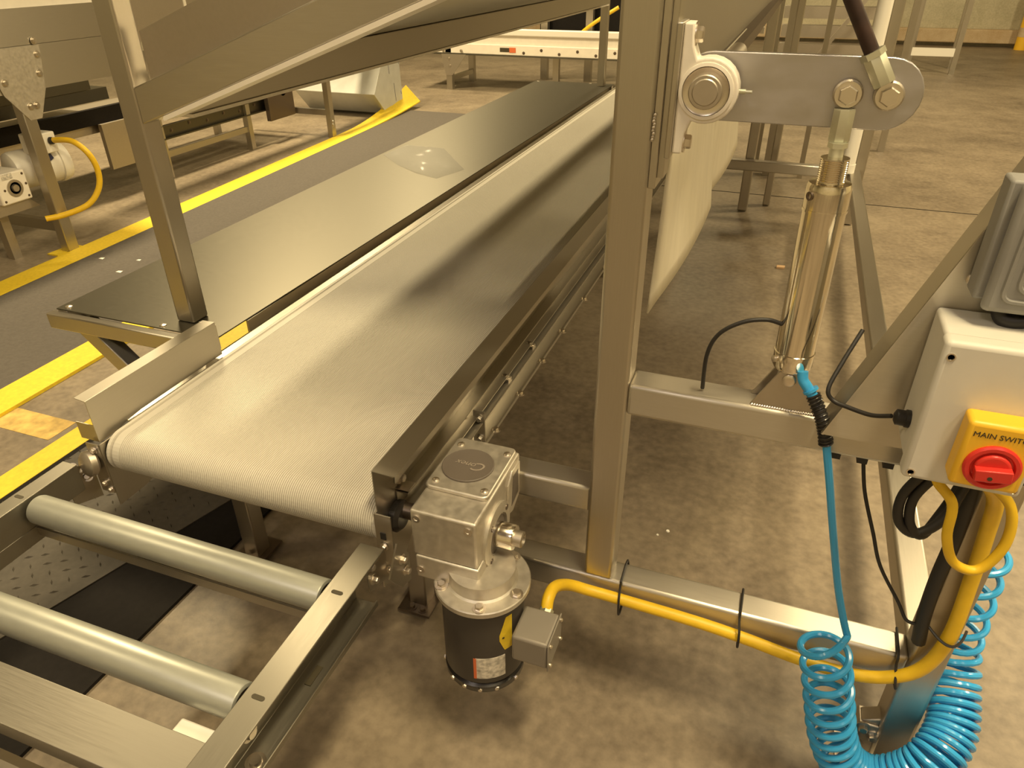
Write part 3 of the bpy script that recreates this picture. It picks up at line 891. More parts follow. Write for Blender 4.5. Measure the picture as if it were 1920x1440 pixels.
for i in range(25):
    b.lathe([(0.001, 0), (0.0026, 0.0005), (0.0010, 0.0012)], (0.024 + i * 0.0041, 1.1065, 0.8352), (0.2, -1, 0.6), 8)
b.build('weld_bead', M['bolt'], ac)

# second rod going up
cr = thing('connecting_rod', 'rusty dark connecting rod rising from the outer bolt of the crank arm', 'rod', (0.121, 1.14, 1.327))
CRD = Vector((-0.073, 0, 0.116)).normalized()
rod_eye(0.1205, 1.3275, CRD.x, CRD.z, cr, 0.018, 0.058)
p0 = Vector((0.1205, 1.1475, 1.3275)) + CRD * 0.056
MB().lathe([(0.0165, 0), (0.0165, 0.008)], p0, CRD, 6).build('lock_nut', M['zinc'], cr)
MB().cyl(p0 + CRD * 0.007, p0 + CRD * 0.5, 0.0098, 16).build('rod', M['rust'], cr)


# curtain strips
def curtain(y0, y1, zt, zb, name, label):
    vs, fs = [], []
    ny, nz = 12, 10
    for i in range(ny + 1):
        u = i / ny
        y = y0 + (y1 - y0) * u
        for j in range(nz + 1):
            v = j / nz
            xb = -0.181 + 0.034 * (1 - (1 - u) ** 2.2)
            xt = -0.170
            x = xt + (xb - xt) * v ** 1.5
            zbot = zb + (0.012 * u ** 3) - (0.004 if i == 0 else 0)
            z = zt + (zbot - zt) * v
            vs.append((x, y, z))
    for i in range(ny):
        for j in range(nz):
            a = i * (nz + 1) + j
            fs.append((a, a + nz + 1, a + nz + 2, a + 1))
    o_ = MB().add(vs, fs).build(name, M['curtain'])
    sd = o_.modifiers.new('thickness', 'SOLIDIFY')
    sd.thickness = 0.003
    return tag(o_, label, 'curtain', 'cream curtain sheets under the hopper')


curtain(1.20, 1.83, 1.292, 0.935, 'curtain_sheet', 'nearest cream plastic curtain sheet hanging beside the main post')
curtain(1.90, 2.52, 1.292, 0.935, 'curtain_sheet', 'farther cream curtain sheet hanging behind the nearest one')

# white pipe
wp = MB().lathe([(0.040, 0), (0.040, 1.9), (0.034, 1.9)], (0.372, 4.78, 0.347), (0, 0, 1), 28).lathe([(0.044, 0), (0.044, 0.05)], (0.372, 4.78, 0.347), (0, 0, 1), 28).build('drain_pipe', M['white_paint'])
tag(wp, 'white round upright pipe by the far right post', 'pipe')

# ------------------------------------------------------------------ electrical boxes and cables
cb = thing('control_box', 'light grey electrical enclosure with a red and yellow main switch', 'enclosure', (0.30, 1.0, 0.868))
MB().box(0.236, 0.372, 0.960, 1.054, 0.872, 1.076).build('box_body', M['box_grey'], cb, bevel=0.006, seg=3)
lid = MB().box(0.231, 0.375, 0.930, 0.961, 0.867, 1.081).build('lid', M['box_grey'], cb, bevel=0.007, seg=3)
for (sx, sz) in ((0.2415, 1.060), (0.2415, 0.879), (0.3655, 0.879), (0.3655, 1.060)):
    MB().lathe([(0.0055, 0), (0.0055, 0.0012), (0.004, 0.0012), (0.003, -0.001)], (sx, 0.930, sz), (0, -1, 0), 14).build('screw', M['bolt'], lid)
MB().lathe([(0.013, 0), (0.013, 0.006), (0.0115, 0.007), (0.0115, 0.018), (0.006, 0.021)], (0.236, 1.0, 0.921), (-1, 0, 0), 12).build('cable_gland', M['black'], cb)
for xx in (0.29, 0.325, 0.352):
    MB().lathe([(0.012, 0), (0.012, 0.012), (0.009, 0.016)], (xx, 1.0, 0.872), (0, 0, -1), 12).build('cable_gland', M['black'], cb)
sw = MB().box(0.277, 0.357, 0.893, 0.930, 0.897, 0.995).build('switch_plate', M['yellow'], cb, bevel=0.006, seg=3, label='yellow switch plate')
text_part('MAIN SWITCH', 0.0105, M['ink'], sw, (0.3185, 0.8925, 0.978), (math.radians(90), 0, 0), ext=0.0003)
KX, KZ = 0.3175, 0.9335
MB().lathe([(0.0325, 0), (0.0325, 0.003), (0.030, 0.005), (0.0255, 0.005), (0.0235, 0.0005), (0.020, 0.0005)], (KX, 0.893, KZ), (0, -1, 0), 40).build('knob_ring', M['red'], sw, label='red switch ring')
kn = MB()
kn.lathe([(0.021, 0), (0.021, 0.006), (0.019, 0.008)], (KX, 0.893, KZ), (0, -1, 0), 32)
kn.bar((KX - 0.020, 0.882, KZ - 0.006), (KX + 0.021, 0.882, KZ - 0.001), 0.014, 0.017)
kn.build('switch_handle', M['red'], sw, bevel=0.0015, label='red rotary handle')
MB().lathe([(0.003, 0), (0.003, 0.0006)], (KX - 0.003, 0.8752, KZ - 0.0065), (0, -1, 0), 10).build('padlock_hole', M['ink'], sw)

db = thing('drive_box', 'dark grey ribbed box mounted on the gusset plate above the control box', 'enclosure', (0.34, 1.03, 1.09))
MB().box(0.262, 0.42, 1.012, 1.055, 1.108, 1.262).build('box_body', M['box_dark'], db, bevel=0.004)
dl = MB().box(0.272, 0.42, 0.996, 1.013, 1.098, 1.262).build('lid', M['box_dark'], db, bevel=0.008, seg=3)
for k in range(3):
    i = 0.018 + 0.014 * k
    fr = MB()
    z0, z1 = 1.098 + i, 1.262 - i
    x0, x1 = 0.272 + i, 0.42 - i
    pth = []
    for (cx, cz, a0) in ((x1 - 0.012, z0 + 0.012, -90), (x1 - 0.012, z1 - 0.012, 0), (x0 + 0.012, z1 - 0.012, 90), (x0 + 0.012, z0 + 0.012, 180)):
        for q in range(5):
            a = math.radians(a0 + q * 22.5)
            pth.append((cx + 0.012 * math.cos(a), 0.996, cz + 0.012 * math.sin(a)))
    fr.tube(pth, 0.0035, 6, closed=True).build('ridge', M['box_dark'], dl)
bk = MB()
bk.tube(spline([(0.30, 1.03, 1.11), (0.302, 1.02, 1.088), (0.315, 1.015, 1.082), (0.34, 1.02, 1.088), (0.36, 1.03, 1.11)]), 0.010, 10)
bk.tube(spline([(0.312, 1.04, 1.11), (0.318, 1.035, 1.09), (0.335, 1.03, 1.086), (0.36, 1.04, 1.10)]), 0.008, 10)
tag(bk.build('cable_bundle', M['black']), 'black cable bundle squeezed between the two enclosures', 'cable')


def cable(name, pts, r, mat, label, cat='cable', group=None, n=10, per=8):
    o_ = MB().tube(spline(pts, per), r, n).build(name, mat)
    return tag(o_, label, cat, group)


cable('power_cable', [(-0.288, 0.965, 0.362), (-0.290, 0.985, 0.376), (-0.287, 1.02, 0.372), (-0.268, 1.06, 0.345), (-0.230, 1.078, 0.325), (-0.16, 1.083, 0.318), (-0.007, 1.083, 0.312), (0.101, 1.083, 0.301), (0.207, 1.083, 0.285),
                      (0.305, 1.082, 0.284), (0.374, 1.081, 0.311), (0.413, 1.08, 0.362), (0.428, 1.08, 0.455), (0.422, 1.08, 0.59), (0.413, 1.075, 0.69), (0.395, 1.05, 0.78), (0.352, 1.005, 0.845), (0.352, 1.0, 0.866)], 0.0125, M['cable_yellow'],
      'thick yellow power cable tied along the base beam and up the leg')
cable('power_cable', [(0.290, 1.0, 0.866), (0.295, 0.995, 0.83), (0.322, 0.985, 0.80), (0.330, 0.98, 0.743), (0.352, 0.98, 0.697), (0.388, 0.985, 0.69), (0.408, 0.99, 0.745), (0.395, 0.995, 0.81), (0.345, 1.0, 0.85), (0.325, 1.0, 0.866)], 0.0075, M['cable_yellow'],
      'thinner yellow cable hanging in a loop under the control box')
for k, dx in enumerate((0.0, 0.016)):
    cable('black_cable', [(0.310 + dx, 1.03, 0.87), (0.288 + dx, 1.03, 0.82), (0.268 + dx, 1.03, 0.765), (0.275 + dx, 1.03, 0.715), (0.303 + dx * .6, 1.03, 0.697), (0.333, 1.035 + dx, 0.728), (0.348, 1.05 + dx, 0.775), (0.366, 1.08 + dx, 0.84)], 0.0078, M['black'],
          'inner strand of the black cable loop under the control box' if k else 'outer strand of the black cable loop under the control box', group='black cable loop strands')
cable('conduit', [(0.372, 1.085, 0.85), (0.374, 1.083, 0.75), (0.376, 1.083, 0.648), (0.376, 1.085, 0.563), (0.381, 1.088, 0.47), (0.392, 1.098, 0.40)], 0.0125, M['black'], 'black flexible conduit running down the left side of the leg')
cable('sensor_lead', [(0.215, 1.115, 0.766), (0.232, 1.11, 0.70), (0.262, 1.10, 0.625), (0.290, 1.10, 0.555), (0.338, 1.10, 0.48), (0.358, 1.092, 0.450), (0.378, 1.086, 0.452)], 0.0032, M['black'], 'thin black lead hanging from the crossbeam to the leg')
cable('sensor_lead', [(0.212, 1.0, 0.921), (0.190, 1.02, 0.905), (0.160, 1.04, 0.900), (0.138, 1.05, 0.902), (0.128, 1.055, 0.918), (0.140, 1.08, 0.95), (0.162, 1.118, 0.995)], 0.0035, M['black'], 'thin black lead between the enclosure gland and the gusset edge')
cable('air_line', [(0.045, 1.12, 0.985), (0.02, 1.112, 0.992), (-0.015, 1.105, 0.985), (-0.048, 1.105, 0.958), (-0.062, 1.108, 0.915), (-0.062, 1.125, 0.84)], 0.0036, M['black'], 'short black air line curving from the cylinder to the crossbeam')


def tie(pts, label):
    return tag(MB().tube(spline(pts, 4), 0.0026, 6, closed=False).build('cable_tie', M['black']), label, 'cable tie', 'black cable ties on the thick yellow cable')


def beam_tie(x, label):
    tie([(x, 1.098, 0.352), (x, 1.166, 0.352), (x + 0.004, 1.168, 0.28), (x + 0.006, 1.10, 0.279), (x + 0.006, 1.068, 0.288), (x + 0.004, 1.067, 0.325), (x, 1.094, 0.340), (x, 1.098, 0.353)], label)


beam_tie(-0.165, 'black cable tie round the base beam next to the main post')
beam_tie(0.080, 'black cable tie round the middle of the base beam')
tie([(0.372, 1.166, 0.352), (0.370, 1.098, 0.352), (0.371, 1.092, 0.330), (0.372, 1.066, 0.312), (0.376, 1.066, 0.295), (0.380, 1.096, 0.280), (0.378, 1.166, 0.280)], 'black cable tie at the base beam end by the leg')
tie([(0.386, 1.10, 0.458), (0.389, 1.092, 0.455), (0.412, 1.070, 0.443), (0.432, 1.064, 0.44), (0.446, 1.075, 0.447), (0.457, 1.10, 0.450)], 'black cable tie holding the cable to the leg')
tie([(0.345, 0.985, 0.872), (0.36, 0.978, 0.860), (0.39, 0.985, 0.856), (0.43, 1.0, 0.862)], 'black tie end sticking out right of the switch plate')

# blue coiled hose
bh = thing('coiled_hose', 'blue coiled air hose hanging from the air cylinder in a wide loop', 'hose', (0.33, 1.04, 0.05))
lead = spline([(0.139, 1.072, 0.846), (0.150, 1.068, 0.80), (0.167, 1.066, 0.738), (0.196, 1.062, 0.629), (0.226, 1.054, 0.523), (0.250, 1.044, 0.455), (0.262, 1.037, 0.428)], 8)
axis_pts = spline([(0.222, 1.035, 0.415), (0.229, 1.03, 0.395), (0.247, 1.03, 0.330), (0.269, 1.03, 0.245), (0.294, 1.03, 0.155), (0.330, 1.028, 0.088), (0.385, 1.022, 0.070), (0.436, 1.025, 0.105), (0.474, 1.042, 0.152), (0.505, 1.10, 0.188),
                   (0.508, 1.18, 0.235), (0.502, 1.222, 0.285), (0.497, 1.23, 0.34), (0.492, 1.232, 0.405), (0.488, 1.235, 0.46), (0.486, 1.24, 0.53)], 30)
acc = [0.0]
for i in range(1, len(axis_pts)):
    acc.append(acc[-1] + (axis_pts[i] - axis_pts[i - 1]).length)
Ltot = acc[-1]


def dens(s):
    u = s / Ltot
    KN = ((0.0, 0.046), (0.10, 0.046), (0.22, 0.034), (0.30, 0.024), (0.38, 0.0165), (0.60, 0.0150), (0.68, 0.020), (0.76, 0.040), (0.85, 0.054), (1.01, 0.054))
    for (u0, p0_), (u1, p1_) in zip(KN, KN[1:]):
        if u < u1:
            return 1 / (p0_ + (p1_ - p0_) * (u - u0) / (u1 - u0))
    return 1 / 0.054


turns = 0.0
hel = []
STEP = 0.00055
s_ = 0.0
i = 0
nrm = Vector((0, -1, 0))
RC = 0.041
while s_ < Ltot:
    while i < len(acc) - 2 and acc[i + 1] < s_:
        i += 1
    t = (s_ - acc[i]) / max(1e-9, acc[i + 1] - acc[i])
    c = axis_pts[i].lerp(axis_pts[i + 1], t)
    tg = (axis_pts[min(i + 2, len(axis_pts) - 1)] - axis_pts[max(i - 1, 0)]).normalized()
    nrm = (nrm - tg * nrm.dot(tg)).normalized()
    bn = tg.cross(nrm)
    ph = turns * 2 * math.pi - 1.57
    hel.append(c + (nrm * math.cos(ph) + bn * math.sin(ph)) * RC)
    dst = min(STEP, 1 / 20 / dens(s_))
    s_ += dst
    turns += dst * dens(s_)
k = max(1, len(hel) // 1500)
tail = spline([hel[-1], (0.470, 1.235, 0.60), (0.458, 1.215, 0.70), (0.445, 1.185, 0.80), (0.440, 1.175, 0.90)], 8)
MB().tube(lead + hel[8::1][::k] + tail[2:], 0.0066, 9).build('hose', M['hose'], bh)
sp = spline([(0.112, 1.088, 0.884), (0.122, 1.082, 0.868), (0.133, 1.074, 0.850), (0.141, 1.071, 0.83), (0.147, 1.069, 0.808)], 8)
MB().tube(sp, 0.0098, 12).build('strain_relief', M['black'], bh)
spring = []
tt = 0
for q in range(len(sp) - 1):
    for w in range(12):
        c = sp[q].lerp(sp[q + 1], w / 12)
        tg = (sp[q + 1] - sp[q]).normalized()
        a_ = Vector((0, 1, 0)) - tg * tg.y
        a_.normalize()
        b_ = tg.cross(a_)
        ph = tt * 2 * math.pi * 15 / (12 * (len(sp) - 1))
        tt += 1
        spring.append(c + (a_ * math.cos(ph) + b_ * math.sin(ph)) * 0.0105)
MB().tube(spring, 0.0016, 6).build('spring_guard', M['black_gloss'], bh)
MB().tube(spline([(0.090, 1.098, 0.918), (0.093, 1.094, 0.905), (0.101, 1.090, 0.896), (0.113, 1.086, 0.882)], 6), 0.0085, 12).build('elbow_fitting', M['hose'], bh)
MB().lathe([(0.0125, 0), (0.0125, 0.004), (0.009, 0.005)], (0.106, 1.089, 0.893), (0.6, -0.2, -0.75), 18).build('release_collar', M['hose'], bh)

# ------------------------------------------------------------------ work table left of the belt
wt = thing('work_table', 'long stainless work table running beside the left of the belt', 'table', (-1.73, 3.8, 0))
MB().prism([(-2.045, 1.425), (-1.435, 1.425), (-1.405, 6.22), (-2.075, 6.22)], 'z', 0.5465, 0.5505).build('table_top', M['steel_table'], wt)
MB().prism([(-1.437, 0.505), (-1.405, 0.505), (-1.405, 0.512), (-1.430, 0.512), (-1.430, 0.5462), (-1.437, 0.5462)], 'y', 1.56, 6.22).build('folded_edge', M['steel_y'], wt)
MB().box(-2.060, -1.440, 1.395, 1.425, 0.494, 0.544).build('front_rail', M['steel_x'], wt, bevel=0.004)
MB().box(-2.075, -1.41, 6.17, 6.215, 0.494, 0.5462).build('rear_rail', M['steel_x'], wt, bevel=0.004)
MB().box(-2.045, -2.005, 1.426, 6.17, 0.494, 0.5462).build('side_rail', M['steel_y'], wt, bevel=0.004)
MB().bar((-2.00, 1.47, 0.492), (-1.66, 1.47, 0.16), 0.055, 0.055, (0, 1, 0)).build('brace', M['steel_x'], wt, bevel=0.004)
for (xx, yy) in ((-1.66, 1.46), (-2.03, 6.1), (-1.50, 6.1), (-1.66, 3.8)):
    MB().box(xx - 0.025, xx + 0.025, yy - 0.02, yy + 0.03, 0.012, 0.494).build('leg', M['steel_z'], wt, bevel=0.004)
for p in ((-2.015, 1.445), (-1.640, 1.441), (-2.050, 6.19), (-1.60, 6.20)):
    MB().lathe([(0.011, 0), (0.010, 0.003), (0.004, 0.005)], (p[0], p[1], 0.5504), (0, 0, 1), 12).build('screw', M['bolt'], wt)
b = MB()
fp = [(-2.10 + 0.06, 3.50), (-2.02, 3.74), (-1.79, 3.74), (-1.50, 3.36), (-1.56, 3.16), (-1.70, 3.22), (-1.86, 3.33)]
vs = [(x, y, 0.5512 + 0.012 * (k % 2) * random.random()) for k, (x, y) in enumerate(fp)] + [(-1.80, 3.47, 0.556)]
b.add(vs, [(k, (k + 1) % 7, 7) for k in range(7)])
fo = b.build('plastic_film', M['film'])
sd = fo.modifiers.new('thickness', 'SOLIDIFY')
sd.thickness = 0.0005
tag(fo, 'scrap of clear plastic film lying on the work table', 'film')

# ------------------------------------------------------------------ overhead cross chute on posts
oc = thing('overhead_chute', 'stainless sloping chute on tall posts above the table and belt', 'chute', (-1.3, 3.6, 0.55))
MB().box(-1.6225, -1.559, 1.48, 1.5435, 0.5505, 2.3).build('post', M['steel_z'], oc, label='near left post standing on the table', **B4)
MB().box(-1.515, -1.455, 6.08, 6.14, 0.5505, 1.25).build('post', M['steel_z'], oc, label='far short post', **B4)
SL = 0.36


def zin(x, z0, x0):
    return z0 + SL * (x - x0)


XE = -0.32
MB().prism([(-1.559, zin(-1.559, 1.209, -1.559)), (-1.559, 1.120), (-1.483, 1.146), (XE, zin(XE, 1.146, -1.483)), (XE, zin(XE, 1.209, -1.559))], 'y', 1.480, 1.540).build('sloping_beam', M['steel_x'], oc, bevel=0.004)
MB().prism([(-1.487, 1.138), (-1.483, 1.1455), (XE, zin(XE, 1.1455, -1.483)), (XE, zin(XE, 1.134, -1.483)), (-1.483, 1.134)], 'y', 1.479, 1.545).build('edge_strip', M['plastic_white'], oc, label='cream plastic edge strip')
MB().box(-1.500, -1.452, 1.545, 6.08, 1.140, 1.240).build('long_beam', M['steel_y'], oc, bevel=0.004)
MB().box(-1.503, -1.449, 1.545, 6.08, 1.132, 1.1405).build('edge_strip', M['plastic_white'], oc, label='pale strip put in as the highlight on the lower edge of the long beam')  # painted highlight: pale strip in place of light catching the edge
MB().prism([(-1.50, zin(-1.50, 1.2415, -1.46)), (XE, zin(XE, 1.2415, -1.46)), (XE, zin(XE, 1.2455, -1.46)), (-1.50, zin(-1.50, 1.2455, -1.46))], 'y', 1.545, 5.9).build('pan', M['steel_x'], oc)
MB().prism([(-1.53, zin(-1.53, 1.209, -1.559)), (-1.53, 1.335), (XE, zin(XE, 1.355, -1.48)), (XE, zin(XE, 1.209, -1.559))], 'y', 1.515, 1.519).build('side_plate', M['steel_dull'], oc)

# ------------------------------------------------------------------ left background machine
lm = thing('sorting_conveyor', 'tall stainless side panelled conveyor machine at the upper left', 'conveyor', (-4.1, 2.5, 0))
MB().box(-4.9, -3.80, 0.6, 3.62, 1.09, 1.26).build('upper_panel', M['steel_y'], lm)
MB().box(-4.88, -3.802, 0.6, 3.60, 0.875, 1.088).build('lower_panel', M['steel_y'], lm)
MB().box(-4.9, -3.81, 0.6, 3.62, 1.258, 1.30).build('belt', M['plastic_white'], lm, label='bright white belt top')
MB().prism([(2.72, 1.085), (3.06, 1.085), (3.02, 0.875), (2.945, 0.735), (2.875, 0.735), (2.775, 0.87)], 'x', -3.80, -3.795).build('gusset', M['cast'], lm)
for (yy, zz) in ((3.03, 1.04), (3.035, 1.105), (2.80, 0.93), (3.01, 0.95), (2.90, 0.80), (2.935, 0.80), (2.74, 1.03)):
    MB().bolt((-3.795, yy, zz), (1, 0, 0), 0.012, 0.012).build('bolt', M['bolt'], lm)
for (xx, yy) in ((-3.86, 2.845), (-4.88, 2.845), (-3.86, 0.7), (-4.88, 0.7)):
    MB().box(xx, xx + 0.06, yy, yy + 0.07, 0.0, 0.876).build('leg', M['steel_z'], lm, bevel=0.004)
MB().box(-4.82, -3.86, 2.86, 2.90, 0.12, 0.18).build('cross_rail', M['steel_x'], lm)
MB().box(-3.90, -3.82, 2.78, 2.95, 0.0, 0.008).build('foot_plate', M['mat_yellow'], lm, label='yellow painted foot plate')

MB().box(-4.26, -4.20, 3.9, 7.0, 0.98, 2.0).build('tall_panel', M['steel_dull'], lm)
MB().box(-4.20, -4.194, 4.62, 4.645, 0.98, 2.0).build('seam_strip', M['plastic_white'], lm)

lc = thing('low_conveyor', 'low brown steel conveyor with bolted channel behind the left post', 'conveyor', (-4.6, 4.3, 0))
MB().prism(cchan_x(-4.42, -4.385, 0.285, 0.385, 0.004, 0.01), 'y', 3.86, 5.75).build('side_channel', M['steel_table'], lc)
MB().box(-4.40, -4.37, 3.80, 4.05, 0.20, 0.50).build('end_plate', M['steel_dull'], lc)
MB().box(-4.44, -4.40, 2.4, 4.6, 0.50, 0.60).build('dark_skirt', M['mat_black'], lc, label='black rubber skirt')
MB().box(-5.1, -4.44, 2.4, 5.8, 0.44, 0.50).build('bed', M['steel_dull'], lc)
MB().box(-4.43, -4.40, 4.35, 5.35, 0.155, 0.20).build('lower_bar', M['steel_y'], lc)
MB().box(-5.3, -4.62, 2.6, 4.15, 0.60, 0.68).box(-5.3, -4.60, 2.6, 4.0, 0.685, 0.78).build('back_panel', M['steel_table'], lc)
for i in range(7):
    MB().bolt((-4.415, 4.45 + i * 0.2, 0.335 + 0.02 * (i % 2)), (1, 0, 0), 0.009, 0.006).build('bolt', M['bolt_dark'], lc)
for (xx, yy) in ((-4.44, 4.3), (-4.44, 5.3), (-5.05, 3.0), (-5.05, 5.6)):
    MB().box(xx, xx + 0.05, yy, yy + 0.05, 0.0, 0.44).build('leg', M['steel_z'], lc)
MB().cyl((-4.42, 5.78, 0.43), (-4.34, 5.78, 0.43), 0.05, 16).build('end_bearing', M['bolt_dark'], lc)
MB().lathe([(0.02, 0), (0.02, 0.02), (0.01, 0.03)], (-4.34, 5.80, 0.43), (1, 0, 0), 12).build('shaft_end', M['bolt'], lc)
MB().box(-4.38, -4.34, 5.55, 5.92, 0.20, 0.47).build('bearing_plate', M['bolt_dark'], lc)

wm = thing('white_motor', 'white painted gear motor under the left sorting conveyor', 'motor', (-3.9, 2.85, 0.4))
MB().lathe([(0.075, 0), (0.10, 0.012), (0.105, 0.03), (0.105, 0.25), (0.112, 0.255), (0.112, 0.28), (0.10, 0.31), (0.06, 0.325)], (-3.98, 2.78, 0.470), (0.25, 1, 0.02), 32).build('motor_body', M['white_paint'], wm)
MB().box(-3.92, -3.80, 2.86, 2.99, 0.555, 0.665).build('terminal_box', M['white_paint'], wm, bevel=0.006)
MB().prism([(2.89, 0.49), (2.96, 0.52), (2.945, 0.552), (2.88, 0.545)], 'x', -3.832, -3.826).build('label_plate', M['navy'], wm, label='navy label')
MB().lathe([(0.02, 0), (0.02, 0.015), (0.012, 0.03)], (-3.80, 2.95, 0.62), (1, 0.3, 0), 12).build('cable_gland', M['black'], wm)
MB().box(-3.98, -3.80, 2.56, 2.74, 0.355, 0.515).build('gearbox_housing', M['plastic_white'], wm, bevel=0.008)
MB().lathe([(0.045, 0), (0.045, 0.006), (0.032, 0.006), (0.032, -0.006), (0.022, -0.004), (0.018, 0.012)], (-3.80, 2.655, 0.432), (1, 0, 0), 24).build('output_ring', M['steel_dull'], wm)
for (yy, zz) in ((2.58, 0.375), (2.72, 0.375), (2.58, 0.495), (2.72, 0.495), (2.595, 0.432), (2.725, 0.44)):
    MB().lathe([(0.007, 0), (0.006, 0.003)], (-3.80, yy, zz), (1, 0, 0), 8).build('screw', M['bolt_dark'], wm)
MB().box(-3.81, -3.797, 2.60, 2.66, 0.485, 0.512).build('nameplate', M['label_white'], wm)
MB().prism([(2.5, 0.30), (2.78, 0.30), (2.72, 0.36), (2.5, 0.36)], 'x', -3.99, -3.82).build('mount_foot', M['steel_dull'], wm)
MB().bar((-3.95, 2.62, 0.30), (-3.95, 2.62, 0.0), 0.05, 0.05, (0, 1, 0)).build('support_leg', M['steel_dull'], wm)
wm.location = Vector(wm.location) + Vector((-0.085, 0.065, -0.025))
cable('motor_cable', [(-3.875, 3.02, 0.597), (-3.74, 3.03, 0.60), (-3.66, 3.045, 0.535), (-3.65, 3.065, 0.436), (-3.66, 3.045, 0.34), (-3.70, 2.98, 0.26), (-3.78, 2.88, 0.222), (-3.84, 2.80, 0.215)], 0.016, M['cable_yellow'], 'yellow cable bowing out from the white motor to the leg')

# chute hopper of new sheet metal
hp = thing('chute_hopper', 'film covered pale sheet metal hopper low on the floor beyond the mat', 'hopper', (-4.4, 7.1, 0))
HPTS = [(7.00, 0.80), (7.36, 0.80), (7.40, 0.055), (7.02, 0.030), (6.80, 0.247), (7.00, 0.528)]
MB().prism(HPTS, 'x', -4.95, -4.0).build('hopper_body', plain('film_covered_sheet', (0.62, 0.63, 0.60), 0.45, 0.25, 0.08, 9), hp, bevel=0.004)
b = MB()
for (y0, z0, y1, z1) in ((7.12, 0.56, 7.14, 0.40), (7.22, 0.30, 7.24, 0.12), (7.35, 0.5, 7.36, 0.47), (7.36, 0.2, 7.37, 0.17)):
    b.add([(-3.9995, y0, z0), (-3.9995, y0 + 0.008, z0), (-3.9995, y1 + 0.008, z1), (-3.9995, y1, z1)], [(0, 1, 2, 3)])
b.build('film_print', M['navy'], hp)
MB().box(-4.02, -3.97, 5.93, 5.99, 0.0, 0.75).build('leg', M['steel_z'], hp, label='slim hopper stand leg')
MB().box(-4.9, -4.02, 5.94, 5.98, 0.20, 0.25).box(-4.02, -3.99, 5.99, 6.9, 0.62, 0.68).build('stand_rail', M['steel_x'], hp)
for zz in (0.15, 0.12):
    MB().bolt((-3.97, 5.95, zz), (1, -0.4, 0), 0.010, 0.01).build('bolt', M['bolt'], hp)

# back conveyor along x
kc = thing('rear_conveyor', 'cream sided conveyor crossing behind the far end of the table', 'conveyor', (-2.6, 9.1, 0))
MB().box(-4.45, -0.6, 8.80, 8.84, 0.625, 0.705).build('top_rail', M['white_paint'], kc, bevel=0.015)
MB().box(-4.45, -0.6, 8.83, 8.86, 0.53, 0.63).build('middle_panel', M['plastic_white'], kc)
MB().box(-4.47, -0.6, 8.80, 8.84, 0.42, 0.53).build('lower_rail', M['plastic_white'], kc, bevel=0.006)
MB().box(-4.47, -0.6, 8.86, 9.6, 0.52, 0.60).build('bed', M['steel_dull'], kc)
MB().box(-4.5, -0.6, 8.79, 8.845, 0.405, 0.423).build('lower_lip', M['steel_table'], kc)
stk = MB().box(-3.40, -3.28, 8.796, 8.80, 0.455, 0.50).build('sticker', M['ink'], kc, label='black and orange sticker')
MB().box(-3.28, -3.20, 8.795, 8.80, 0.450, 0.505).build('sticker', M['label_orange'], kc, label='orange end of the sticker')
for i in range(11):
    MB().bolt((-3.1 + i * 0.22, 8.80, 0.45 + 0.035 * (i % 2)), (0, -1, 0), 0.011, 0.006).build('bolt', M['bolt_dark'], kc)
gl = MB().prism([(-4.17, 0.41), (-3.84, 0.41), (-4.03, 0.17), (-4.12, 0.17)], 'y', 8.785, 8.792)
gl.build('gusset', M['steel_dull'], kc)
for (xx, yy) in ((-4.12, 8.80), (-4.12, 9.5), (-2.86, 9.2), (-1.2, 8.82)):
    MB().box(xx, xx + 0.075, yy, yy + 0.07, 0.0, 0.52).build('leg', M['steel_z'], kc)
MB().box(-4.10, -4.05, 8.86, 9.5, 0.10, 0.15).build('cross_rail', M['steel_y'], kc)
for p in ((-4.14, 0.45), (-3.90, 0.45), (-4.07, 0.36), (-4.06, 0.28)):
    MB().bolt((p[0], 8.785, p[1]), (0, -1, 0), 0.012, 0.008).build('bolt', M['bolt'], kc)
rk = thing('rear_stand', 'tall steel stand behind the cream rear conveyor', 'frame', (-2.5, 10.0, 0))
for xx in (-3.25, -2.65, -1.6):
    MB().box(xx, xx + 0.09, 9.9, 9.99, 0.0, 1.7).build('leg', M['steel_z'], rk)
MB().box(-3.3, -1.5, 9.9, 9.99, 1.2, 1.3).build('cross_rail', M['steel_x'], rk)
MB().box(-3.3, -1.5, 10.02, 10.10, 0.45, 1.15).build('dark_panel', M['mat_black'], rk, label='dark back panel')
cable('rear_cable', [(-2.56, 9.3, 0.62), (-2.45, 9.25, 0.70), (-2.30, 9.25, 0.80), (-2.1, 9.3, 0.92)], 0.022, M['cable_yellow'], 'yellow cable slanting above the cream rear conveyor')

# far right structures beyond the main frame
fs_ = thing('far_stand', 'brown steel stand with cross slats seen above the crank arm', 'frame', (0.0, 6.9, 0))
for (xx, yy, w) in ((-0.24, 6.2, 0.06), (-0.13, 5.9, 0.075), (0.125, 5.9, 0.035), (0.62, 7.0, 0.05), (0.75, 7.0, 0.05)):
    MB().box(xx, xx + w, yy, yy + w, 0.0, 2.2).build('leg', M['steel_z'], fs_)
for k, zz in enumerate((0.72, 0.86, 1.0, 1.14)):
    MB().box(-0.2, 0.60, 7.1, 7.2, zz, zz + 0.09).build('slat', M['steel_dull'], fs_)
MB().bar((-0.05, 6.8, 0.5), (0.55, 6.8, 1.4), 0.03, 0.03, (0, 1, 0)).build('brace', M['steel_dull'], fs_)
MB().box(-0.30, -0.27, 5.7, 5.75, 1.10, 1.14).build('clip', M['plastic_white'], fs_)
MB().box(-0.30, -0.27, 5.7, 5.75, 1.0, 1.04).build('clip', M['plastic_white'], fs_)

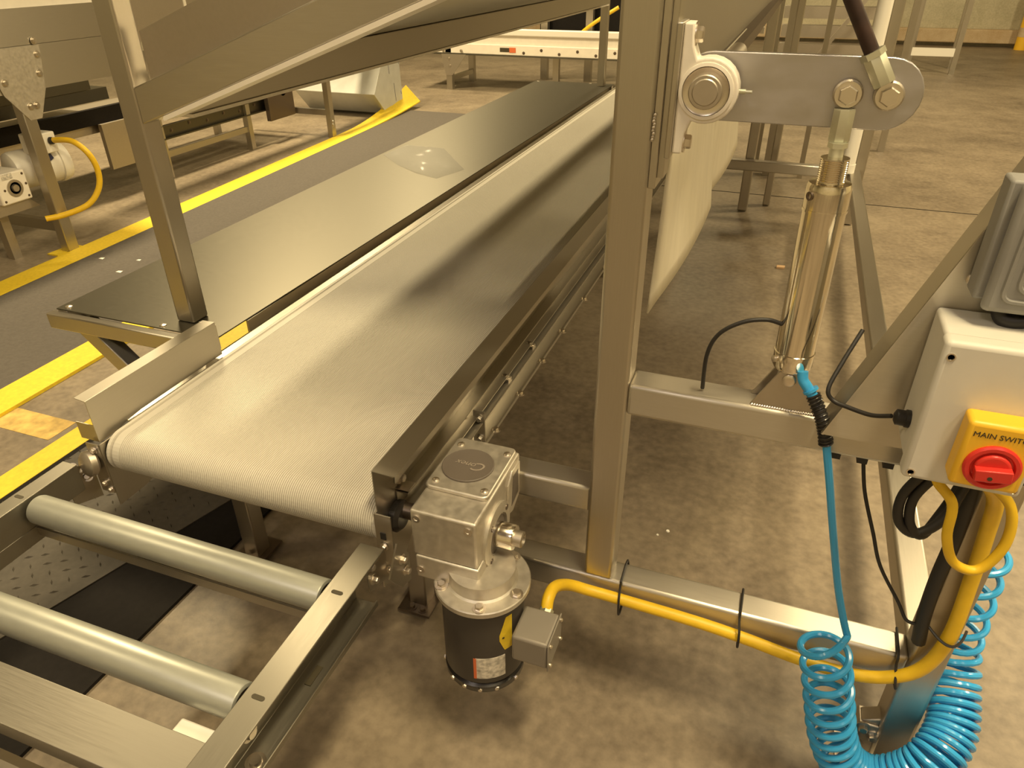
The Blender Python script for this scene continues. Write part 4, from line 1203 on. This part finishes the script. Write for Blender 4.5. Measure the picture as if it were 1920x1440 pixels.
ld_ = thing('step_frame', 'slim steel frame with a white cross rung in front of the back wall', 'frame', (1.7, 12.0, 0))
for (xx, yy) in ((1.93, 12.05), (1.34, 12.05), (2.0, 12.7), (1.44, 12.7)):
    MB().box(xx, xx + 0.065, yy, yy + 0.05, 0.0, 1.6).build('leg', M['steel_z'], ld_)
MB().box(1.405, 1.93, 12.05, 12.10, 0.225, 0.325).build('rung', M['white_paint'], ld_, label='white rung')
MB().box(1.34, 2.0, 12.05, 12.70, 1.56, 1.60).build('top_plate', M['steel_x'], ld_)

bo = thing('bollard', 'yellow bollard with a worn band at the back wall', 'bollard', (3.5, 15.5, 0))
MB().lathe([(0.10, 0), (0.10, 0.9), (0.08, 0.96), (0.03, 0.98)], (3.46, 15.55, 0), (0, 0, 1), 24).build('post', M['yellow'], bo)
MB().lathe([(0.103, 0.20), (0.103, 0.34)], (3.46, 15.55, 0), (0, 0, 1), 24).build('worn_band', M['kerb'], bo)

# ------------------------------------------------------------------ small scraps
for (x, y, s, z, lb) in ((-3.53, 2.82, 0.016, 0.0125, 'small white paper scrap on the grey mat, farthest left'), (-3.28, 2.70, 0.018, 0.0125, 'white paper scrap on the grey mat, nearest the table'), (-3.31, 2.87, 0.013, 0.0125, 'tiny white paper scrap on the grey mat, farthest from the camera')):
    tag(MB().add([(x - s, y - s * .5, z), (x + s, y - s * .6, z), (x + s * .9, y + s * .6, z + 0.002), (x - s * .8, y + s * .5, z), (x, y, z + 0.004)], [(0, 1, 4), (1, 2, 4), (2, 3, 4), (3, 0, 4), (3, 2, 1, 0)]).build('paper_scrap', M['paper'], smooth=False), lb, 'scrap', 'paper scraps on the mat')
tag(MB().prism([(0.070, 3.96), (0.112, 3.965), (0.116, 3.995), (0.072, 3.99)], 'z', 0.0, 0.012).build('wood_chip', M['wood'], bevel=0.002), 'small tan chip on the floor left of the air cylinder', 'scrap')
for (x, y, lb) in ((-0.129, 1.683, 'white speck on the bare floor inside the machine frame, the larger of two'), (-0.155, 1.657, 'white speck on the bare floor inside the machine frame, the smaller of two')):
    r_ = 0.006 if x > -0.14 else 0.004
    tag(MB().lathe([(r_, 0), (r_ * 0.8, r_ * 0.5)], (x, y, 0), (0, 0, 1), 7).build('paper_scrap', M['paper'], smooth=False), lb, 'scrap', 'white specks on the bare floor')
